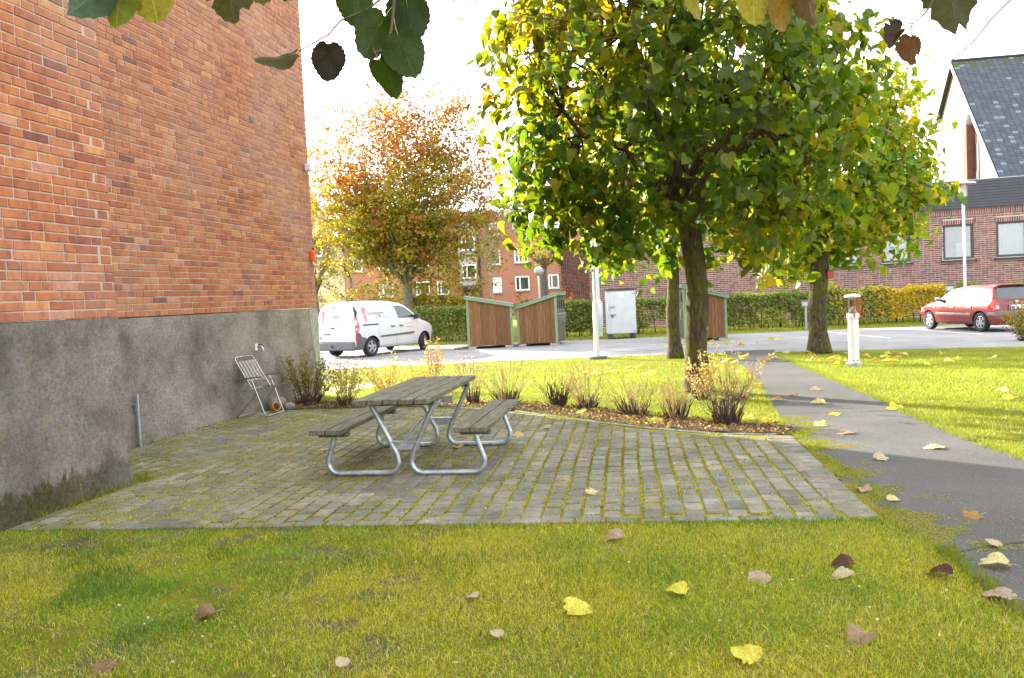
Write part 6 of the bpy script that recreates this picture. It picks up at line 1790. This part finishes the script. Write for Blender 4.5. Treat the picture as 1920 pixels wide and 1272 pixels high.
# ------------------------------------------------------------------ leaves: near ones in detail
def big_leaf_mat():
    t = NT('large_leaf'); a = t.attr(); v = t.objc()
    n1 = t.noise(v, 9, 4, 0.6); n2 = t.noise(v, 34, 3, 0.7)
    sep = t.node('ShaderNodeSeparateXYZ'); t.l(v, sep.inputs[0])
    # side veins slanting off the midrib
    ax = t.math('ABSOLUTE', sep.outputs[0])
    ph = t.math('SUBTRACT', sep.outputs[1], t.math('MULTIPLY', ax, 0.75))
    vein = t.math('ABSOLUTE', t.math('SINE', t.math('MULTIPLY', ph, 22.0)))
    ve = t.ramp(vein, [(0.0, 1.0), (0.10, 0.0)]); mid = t.ramp(ax, [(0.008, 1.0), (0.02, 0.0)])
    ve = t.math('MAXIMUM', t.math('MULTIPLY', ve, 0.45), mid)
    c = t.mixc(1.0, a, t.ramp(n1, [(0.3, 0.65), (0.7, 1.25)]), 'MULTIPLY')
    c = t.mixc(t.math('MULTIPLY', ve, 0.55), c, t.mixc(1.0, a, (1.9, 1.8, 1.6), 'MULTIPLY'))
    c = t.mixc(t.ramp(n2, [(0.60, 0.0), (0.70, 0.75)]), c, (0.07, 0.035, 0.015))
    b = t.bump(ve, 0.5, 0.01)
    p = t.node('ShaderNodeBsdfPrincipled'); t.l(c, p.inputs['Base Color']); p.inputs['Roughness'].default_value = .6; p.inputs['Specular IOR Level'].default_value = .25; t.l(b, p.inputs['Normal'])
    tr = t.node('ShaderNodeBsdfTranslucent'); t.l(t.mixc(1.0, c, (1.3, 1.25, .5), 'MULTIPLY'), tr.inputs['Color'])
    m = t.node('ShaderNodeMixShader'); m.inputs[0].default_value = .4
    t.l(p.outputs[0], m.inputs[1]); t.l(tr.outputs[0], m.inputs[2]); t.l(m.outputs[0], t.out.inputs[0]); return t.mat
M['bigleaf'] = big_leaf_mat()
def lime_leaf_mesh(col, seed, curl=.3, cup=.3, twist=0.0, ragged=.0, stalk=.35, maple=False):
    """unit leaf: base at origin, tip at y = 1, about 1 wide"""
    r = random.Random(seed); n = 44; V = []; F = []
    out = []
    for k in range(n):
        a = 2 * PI * k / n - PI / 2           # start at the base notch
        c, s_ = math.cos(a), math.sin(a)
        if maple:
            lob = .62 + .34 * abs(math.cos(2.5 * (a - PI / 2))) ** 1.4
            rr = .62 * lob * (1 + .05 * (-1) ** k)
        else:
            rr = .53 * (1 + .05 * math.sin(a * 1)) * (1 + .028 * (-1) ** k) * (1 + r.uniform(-.02, .02))
            rr *= 1 + .34 * max(0, math.sin(a)) ** 7            # pointed tip
            rr *= 1 - .30 * max(0, -math.sin(a)) ** 26          # heart notch
        if ragged and r.random() < ragged: rr *= r.uniform(.72, .95)
        out.append((rr * c * (1.0 if maple else .98), .5 + rr * s_))
    rings = [0.0, .35, .7, 1.0]
    V.append((0, .42, 0))
    for q in rings[1:]:
        for (x, y) in out: V.append((x * q, .42 + (y - .42) * q, 0))
    for k in range(n): F.append((0, 1 + k, 1 + (k + 1) % n))
    for i in range(2):
        for k in range(n):
            k2 = (k + 1) % n; F.append((1 + i * n + k, 1 + (i + 1) * n + k, 1 + (i + 1) * n + k2, 1 + i * n + k2))
    W = []
    for (x, y, z) in V:
        z = cup * (abs(x) ** 1.3) * 1.1 - curl * (y - .3) ** 2 + .05 * math.sin(x * 9 + seed) * math.sin(y * 7 + seed * 2)
        z += twist * x * (y - .5)
        W.append((x, y, z))
    m = MB(); m.col = col; m.add(W, F)
    if stalk:
        m.col = (.42, .36, .16)
        m.tube([(0, .40, .004 - curl * .01), (0, .05, .006), (.02, -stalk * .5, .02), (.05, -stalk, .0)], [.006, .012, .012, .014], 5)
    return m
def leaf_obj(name, col, seed, loc, size, rot, parent=None, mesh=None, **kw):
    me = mesh or lime_leaf_mesh(col, seed, **kw).mesh(name, M['bigleaf'], smooth=True)
    o = bpy.data.objects.new(name, me); COL.objects.link(o); o.location = loc; o.scale = (size,) * 3; o.rotation_euler = rot
    if parent is not None: o.parent = parent
    return o
Y_ = (0.62, 0.56, 0.07); PY = (0.60, 0.54, 0.24); BR = (0.26, 0.16, 0.10); PB = (0.42, 0.31, 0.24); DB = (0.085, 0.035, 0.022); OR = (0.40, 0.22, 0.06); CR = (0.50, 0.42, 0.28)
near_leaves = [
    ((-1.57, 4.17), .12, BR, 'curled brown leaf with a pale stalk alone on the lawn at lower left', .9, 1.2, 1.9, {}),
    ((-1.83, 3.62), .105, (0.24, 0.15, 0.08), 'brown pointed leaf in the grass at the bottom left edge', .3, .35, 2.6, {'maple': True}),
    ((0.19, 3.96), .135, Y_, 'large bright yellow leaf with a pale stalk on the front lawn', .6, .5, -1.2, {}),
    ((0.83, 4.12), .10, Y_, 'folded bright yellow leaf right of the large yellow one', .5, 1.0, 1.0, {}),
    ((0.64, 5.12), .125, PB, 'pale brown curled leaf on the grass just below the patio edge', .7, .9, 1.1, {}),
    ((1.29, 4.37), .115, PB, 'pinkish brown leaf with stalk upwards on the front lawn', .35, .4, 2.4, {}),
    ((1.81, 4.45), .10, DB, 'dark brown crumpled leaf above the cream one', .8, .9, 1.5, {}),
    ((1.74, 4.28), .10, CR, 'cream coloured leaf with a long stalk beside the dark brown leaf', .5, .8, 1.4, {}),
    ((2.20, 4.20), .105, DB, 'dark maroon leaf standing up at the grass edge of the path', 1.0, 1.1, .6, {}),
    ((1.49, 3.56), .11, (0.30, 0.20, 0.12), 'brown leaf curled over itself low on the lawn towards the right', 1.0, 1.2, 2.3, {}),
    ((0.93, 3.30), .12, Y_, 'bright yellow leaf cut by the bottom edge of the picture', .5, .6, .4, {}),
    ((0.51, 6.33), .13, PY, 'pale yellow leaf lying on the paving in front of the bench', .5, .7, -1.3, {}),
    ((2.53, 5.98), .115, PB, 'greyish brown leaf between the patio corner and the path', .5, .9, .2, {'maple': True}),
    ((2.95, 5.26), .12, OR, 'tan leaf flat on the near footpath', .4, .5, 1.7, {'maple': True}),
    ((2.58, 4.32), .13, PY, 'pale leaf with rolled edge on the path at the right margin', .7, .9, 1.3, {}),
    ((2.70, 4.62), .075, CR, 'small faded leaf on the near path', .3, .3, .5, {}),
    ((3.06, 7.08), .13, CR, 'pale cream leaf on the path beside the patio', .5, .6, -1.4, {}),
    ((2.56, 5.71), .08, PY, 'narrow pale leaf touching the moss by the patio corner', .5, .8, -1.2, {}),
    ((2.33, 3.86), .12, PB, 'pinkish leaf at the lower right corner on the path edge', .4, .5, .8, {}),
    ((0.41, 9.57), .13, CR, 'pale leaf lying on the paving right of the far bench end', .5, .7, 1.2, {}),
    ((0.09, 9.14), .16, PY, 'pale leaf on the paving just right of the bench foot', .3, .4, 1.5, {}),
    ((-.47, 8.95), .12, CR, 'pale leaf under the right bench behind its leg', .3, .4, 1.0, {}),
    ((-.59, 8.51), .13, (0.42, 0.38, 0.08), 'yellowish leaf on the paving under the table', .5, .9, .3, {}),
    ((3.35, 8.92), .15, PY, 'pale yellow ragged leaf on the path beside the bed end', .4, .6, 1.4, {'maple': True}),
    ((3.78, 9.63), .13, Y_, 'flat yellow leaf on the path below the long shadow', .3, .4, 1.7, {}),
    ((3.96, 10.53), .15, PY, 'pale leaf lying in the long tree shadow on the path', .4, .6, 1.4, {}),
    ((3.56, 11.0), .13, OR, 'tan leaf at the left end of the tree shadow on the path', .4, .6, 1.0, {}),
    ((3.74, 12.48), .15, (0.50, 0.32, 0.08), 'orange tan leaf at the left edge of the sunlit path', .5, .8, .7, {}),
    ((4.41, 11.91), .13, CR, 'thin pale leaf in the middle of the sunlit path', .2, .3, 1.5, {}),
    ((3.9, 11.35), .12, OR, 'mustard leaf touching the tree shadow on the path', .4, .5, 1.2, {}),
    ((3.43, 8.40), .14, PB, 'tan leaf on the path right of the patio corner moss', .3, .5, 1.6, {}),
    ((3.86, 7.45), .15, CR, 'long pale leaf near the right edge of the path', .2, .3, 1.4, {}),
    ((4.62, 9.84), .18, Y_, 'yellow leaf at the right edge of the path where the shadow meets the lawn', .4, .5, 1.3, {'maple': True}),
    ((2.75, 9.5), .17, (0.45, 0.42, 0.08), 'yellow green leaf on the mulch at the path end of the bed', .4, .7, .8, {'maple': True}),
    ((2.92, 9.42), .13, (0.52, 0.34, 0.05), 'orange leaf beside the yellow green one at the bed end', .4, .7, 2.2, {}),
    ((1.62, 9.45), .20, (0.48, 0.42, 0.08), 'yellow leaf between two dark shrubs at the paving edge', .4, .6, .3, {}),
    ((.92, 10.55), .20, (0.42, 0.44, 0.12), 'pale green leaf on the mulch below the straw shrub', .4, .6, 1.3, {}),
    ((1.40, 10.0), .12, Y_, 'upright yellow leaf caught in the middle shrub', 1.0, .5, 0.0, {}),
    ((-.35, 12.2), .20, Y_, 'large yellow leaf behind the far end of the table', .4, .6, 1.3, {}),
    ((-.23, 4.23), .06, CR, 'tiny pale leaf in the grass left of the large yellow one', .4, .5, 1.4, {}),
    ((-.11, 3.69), .06, CR, 'tiny pale leaf below the large yellow leaf', .4, .5, .7, {}),
    ((-.78, 3.45), .06, CR, 'tiny cream leaf at the bottom edge of the lawn', .4, .5, .2, {}),
]
for i, ((x, y), s, c, lab, curl, cup, yaw, kw) in enumerate(near_leaves):
    z = gzf(y) + (.013 if y < 6 and x < 2.2 else .008)
    o = leaf_obj('fallen_leaf', c, 100 + i, (x, y, z + s * .04), s, (rnd.uniform(-.25, .25), rnd.uniform(-.3, .3), yaw), curl=curl * .6, cup=cup * .45, ragged=.12, twist=rnd.uniform(-.4, .4), **kw)
    o.rotation_euler = (Matrix.Rotation(rnd.uniform(.05, .38), 4, 'X') @ Matrix.Rotation(rnd.uniform(-.2, .2), 4, 'Y') @ Matrix.Rotation(yaw, 4, 'Z')).to_euler()
    tag(o, lab, 'leaf', 'fallen leaves on the lawn and path')
o = MB().tube([(0.50, 4.90, .03), (0.56, 4.82, .028), (0.64, 4.74, .02)], .0025, 5).build('straw', M['twig_pale']); tag(o, 'dry straw stalk lying on the lawn below the patio edge', 'stalk')
# scattered leaves further off: shared meshes
var = []
for i in range(9):
    c = [Y_, PY, (0.55, 0.48, 0.10), CR, (0.45, 0.36, 0.08), Y_, OR, PY, (0.50, 0.42, 0.06)][i]
    var.append(lime_leaf_mesh(c, 300 + i, curl=.5 * rnd.random(), cup=.6 * rnd.random(), twist=.4, maple=i % 2 == 0).mesh('fallen_leaf', M['bigleaf'], smooth=True))
def scatter(pts, label, group, smin, smax):
    for (x, y) in pts:
        z = gzf(y) + .035
        o = leaf_obj('fallen_leaf', None, 0, (x, y, z), rnd.uniform(smin, smax), (rnd.uniform(-.35, .35), rnd.uniform(-.35, .35), rnd.uniform(0, 6.28)), mesh=rnd.choice(var))
        tag(o, label, 'leaf', group)
def rpts(n, fn, excl=(), seed=0):
    r = random.Random(seed); out = []
    while len(out) < n:
        p = fn(r)
        if any(inpoly(np.array([p[0]]), np.array([p[1]]), e)[0] for e in excl): continue
        out.append(p)
    return out
scatter(rpts(30, lambda r: (7.0 + r.gauss(0, 1.3), 18.6 + r.gauss(0, 1.5)), [PATH_POLY, LOT_POLY], 1), 'yellow leaf fallen on the lawn around the mossy trunk and bollard light', 'yellow leaves round the right tree', .13, .20)
scatter(rpts(17, lambda r: (6.0 + r.random() * 4.5, 10.0 + r.random() * 6), [PATH_POLY], 2), 'pale leaf fallen on the open right hand lawn', 'pale leaves on the right lawn', .11, .17)
scatter(rpts(18, lambda r: (5.7 + r.gauss(0, .55), 20.2 + r.gauss(0, .9)), [], 3), 'yellow leaf fallen where the path meets the parking lot', 'yellow leaves at the path mouth', .13, .20)
scatter(rpts(20, lambda r: (2.6 + r.gauss(0, 1.1), 17.8 + r.gauss(0, 2.0)), [PATH_POLY, LOT_POLY, BED], 4), 'pale leaf fallen on the lawn strip behind the shrubs', 'pale leaves on the lawn strip', .12, .18)
scatter(rpts(16, lambda r: (6.0 + r.gauss(0, 1.0), 25.5 + r.gauss(0, .7)), [], 5), 'dry leaf lying on the parking lot in front of the hidden shed', 'dry leaves on the parking lot', .14, .22)
# crumbs of petals and chips on paving and lawn
def crumbs():
    r = np.random.default_rng(33); n = 1100; x = r.uniform(-3.4, 2.4, n); y = r.uniform(3.2, 11, n); k = (np.abs(x) < .62 * y) & ~inpoly(x, y, WALLPOLY) & ((y < 5.4) | inpoly(x, y, PATIO)); x, y = x[k], y[k]; n = len(x)
    o = leaves_mesh('leaf_crumbs', np.stack([x, y, np.where(y < 5.6, .022, .010)], 1), r.normal(0, .5, (n, 3)) + np.array([0, 0, 1]), r.normal(0, 1, (n, 3)) * [1, 1, .3], r.uniform(.006, .022, n),
                    pick_cols([(0.55, 0.50, 0.36), (0.48, 0.40, 0.12), (0.34, 0.22, 0.10)], [3, 2, 1], n, r), M['leaf_far'], None, LEAF_OVAL)
crumbs()

# ------------------------------------------------------------------ twigs hanging from the tree over the camera
def pix(px, py, d):
    v = cam.matrix_world.to_3x3() @ Vector(((px - 960) / 1560, (636 - py) / 1560, -1)); v *= d; return Vector((v.x, v.y, v.z + EYE))
def hang(t, px, py, d, size, col, seed, pitch, roll, yaw, spin=0.0, **kw):
    p = pix(px, py, d); o = leaf_obj('leaf', col, seed, (p.x, p.y, p.z), size, (0, 0, 0), t, stalk=.22, **kw)
    # build frame: leaf y axis hangs in the view plane at angle roll from straight down, pitch tips it towards the camera
    R_ = Matrix.Rotation(yaw, 4, 'Z') @ Matrix.Rotation(roll, 4, 'Y') @ Matrix.Rotation(-PI / 2 + pitch, 4, 'X') @ Matrix.Rotation(spin, 4, 'Y')
    o.rotation_euler = R_.to_euler(); return o
GR = (0.030, 0.055, 0.006); DG = (0.016, 0.034, 0.005); YG = (0.13, 0.15, 0.008); OL = (0.050, 0.052, 0.006)
bl = thing('linden_branch', 'overhanging linden twigs with drooping leaves along the top left of the view', 'branch', (0, 0, 0))
D1 = 1.45
def tw(t, pts, r, name='twig'):
    m = MB(); m.tube([pix(*p) for p in pts], r, 6); return m.build(name, M['twig'], t, smooth=True)
tw(bl, [(-60, -330, D1 + .3), (160, -260, D1 + .2), (420, -230, D1 + .1), (700, -200, D1), (900, -220, D1), (1150, -330, D1 + .4)], [.012, .010, .009, .008, .006, .003], 'limb')
tw(bl, [(700, -200, D1), (716, -60, D1), (712, 0, D1), (690, 18, D1), (640, 38, D1), (615, 66, D1), (575, 88, D1), (560, 96, D1)], [.004, .0028, .0022, .0018, .0016, .0014, .0012, .001])
tw(bl, [(760, -205, D1), (742, -40, D1), (737, 30, D1), (733, 60, D1), (722, 92, D1), (690, 102, D1)], [.004, .003, .0026, .0024, .0018, .0013])
tw(bl, [(420, -230, D1 + .1), (430, -60, D1), (425, -20, D1)], [.003, .002, .0015])
tw(bl, [(230, -240, D1 + .1), (210, -80, D1), (190, -10, D1)], [.003, .002, .0015])
tw(bl, [(1000, -250, D1 + .2), (1012, -60, D1 + .2), (1019, 10, D1 + .2), (1024, 60, D1 + .2), (1019, 90, D1 + .2)], [.002, .0015, .0012, .001, .0007])
hang(bl, 212, -52, D1, .082, (0.075, 0.125, 0.085), 1, .5, .85, .3, cup=.5, curl=.4)
hang(bl, 210, -54, D1 + .02, .078, YG, 2, .2, -.02, -.2, cup=.3)
hang(bl, 268, -72, D1 + .03, .085, (0.22, 0.19, 0.01), 3, .25, -.15, .2, cup=.1, ragged=.1)
hang(bl, 416, -76, D1, .086, OL, 4, .25, -.12, .1, cup=.25, ragged=.25)
hang(bl, 478, -84, D1 + .02, .066, (0.09, 0.075, 0.01), 5, .3, -.1, .2)
hang(bl, 545, -84, D1 + .02, .062, DG, 6, .3, .2, .2)
hang(bl, 563, 96, D1, .064, (0.055, 0.048, 0.008), 7, .1, 1.22, .1, spin=.95, cup=.25, curl=.35)
hang(bl, 616, 74, D1, .058, (0.016, 0.014, 0.004), 8, .12, .08, .1, cup=.12, curl=.1)
hang(bl, 655, -40, D1, .066, GR, 9, .2, -.1, -.1)
hang(bl, 728, 22, D1, .074, GR, 10, .35, .50, .6, cup=.4)
hang(bl, 760, -20, D1 + .03, .078, DG, 11, .15, -.05, .1)
hang(bl, 742, 54, D1 - .01, .072, GR, 12, .12, -.32, .15, cup=.15)
hang(bl, 705, 104, D1, .060, GR, 13, .75, -.30, -.3, cup=.6, curl=.5)
br_ = thing('linden_branch', 'overhanging linden twig with olive and brown leaves above the slate roof', 'branch', (0, 0, 0))
tw(br_, [(1550, -300, D1 + .3), (1700, -240, D1 + .1), (1850, -200, D1), (2050, -190, D1)], [.010, .008, .006, .004], 'limb')
tw(br_, [(1760, -225, D1), (1765, -60, D1), (1745, 10, D1), (1733, 27, D1), (1713, 43, D1), (1700, 46, D1)], [.004, .003, .0018, .0014, .0012, .001])
tw(br_, [(1713, 43, D1), (1706, 58, D1)], [.0010, .0009])
tw(br_, [(2000, -195, D1), (1930, -30, D1), (1895, 0, D1), (1858, 37, D1), (1826, 78, D1), (1785, 113, D1)], [.003, .0022, .0016, .0014, .0012, .0011])
hang(br_, 1792, -94, D1, .115, OL, 21, .15, .06, .15, cup=.15, ragged=.15)
hang(br_, 1698, 46, D1, .046, (0.035, 0.018, 0.009), 22, .5, .75, .8, cup=.6, ragged=.2)
hang(br_, 1706, 60, D1, .046, (0.09, 0.042, 0.008), 23, .15, -.03, .1, cup=.2, ragged=.2)
bm_ = thing('linden_branch', 'overhanging linden twig with yellow and brown leaves at the top of the thick tree', 'branch', (0, 0, 0))
tw(bm_, [(1200, -280, 1.9), (1350, -180, 1.8), (1500, -170, 1.8), (1650, -220, 1.9)], [.010, .007, .006, .004], 'limb')
for (a, b) in ((1305, 1305), (1415, 1415), (1480, 1470), (1520, 1515)):
    tw(bm_, [(a, -178, 1.8), (b, -60, 1.8), (b, -25, 1.8)], [.003, .002, .0014])
hang(bm_, 1416, -38, 1.8, .078, (0.26, 0.23, 0.012), 31, .2, .05, .2, cup=.15)
hang(bm_, 1306, -24, 1.8, .055, (0.22, 0.20, 0.012), 32, .2, -.05, .7, cup=.4)
hang(bm_, 1474, -12, 1.8, .064, (0.20, 0.125, 0.012), 33, .3, .12, .4, cup=.3)
hang(bm_, 1515, -30, 1.8, .068, (0.09, 0.05, 0.012), 34, .3, -.3, .5, cup=.4)
hang(bm_, 1450, -40, 1.82, .055, (0.18, 0.16, 0.012), 35, .4, -.2, .5, cup=.4)
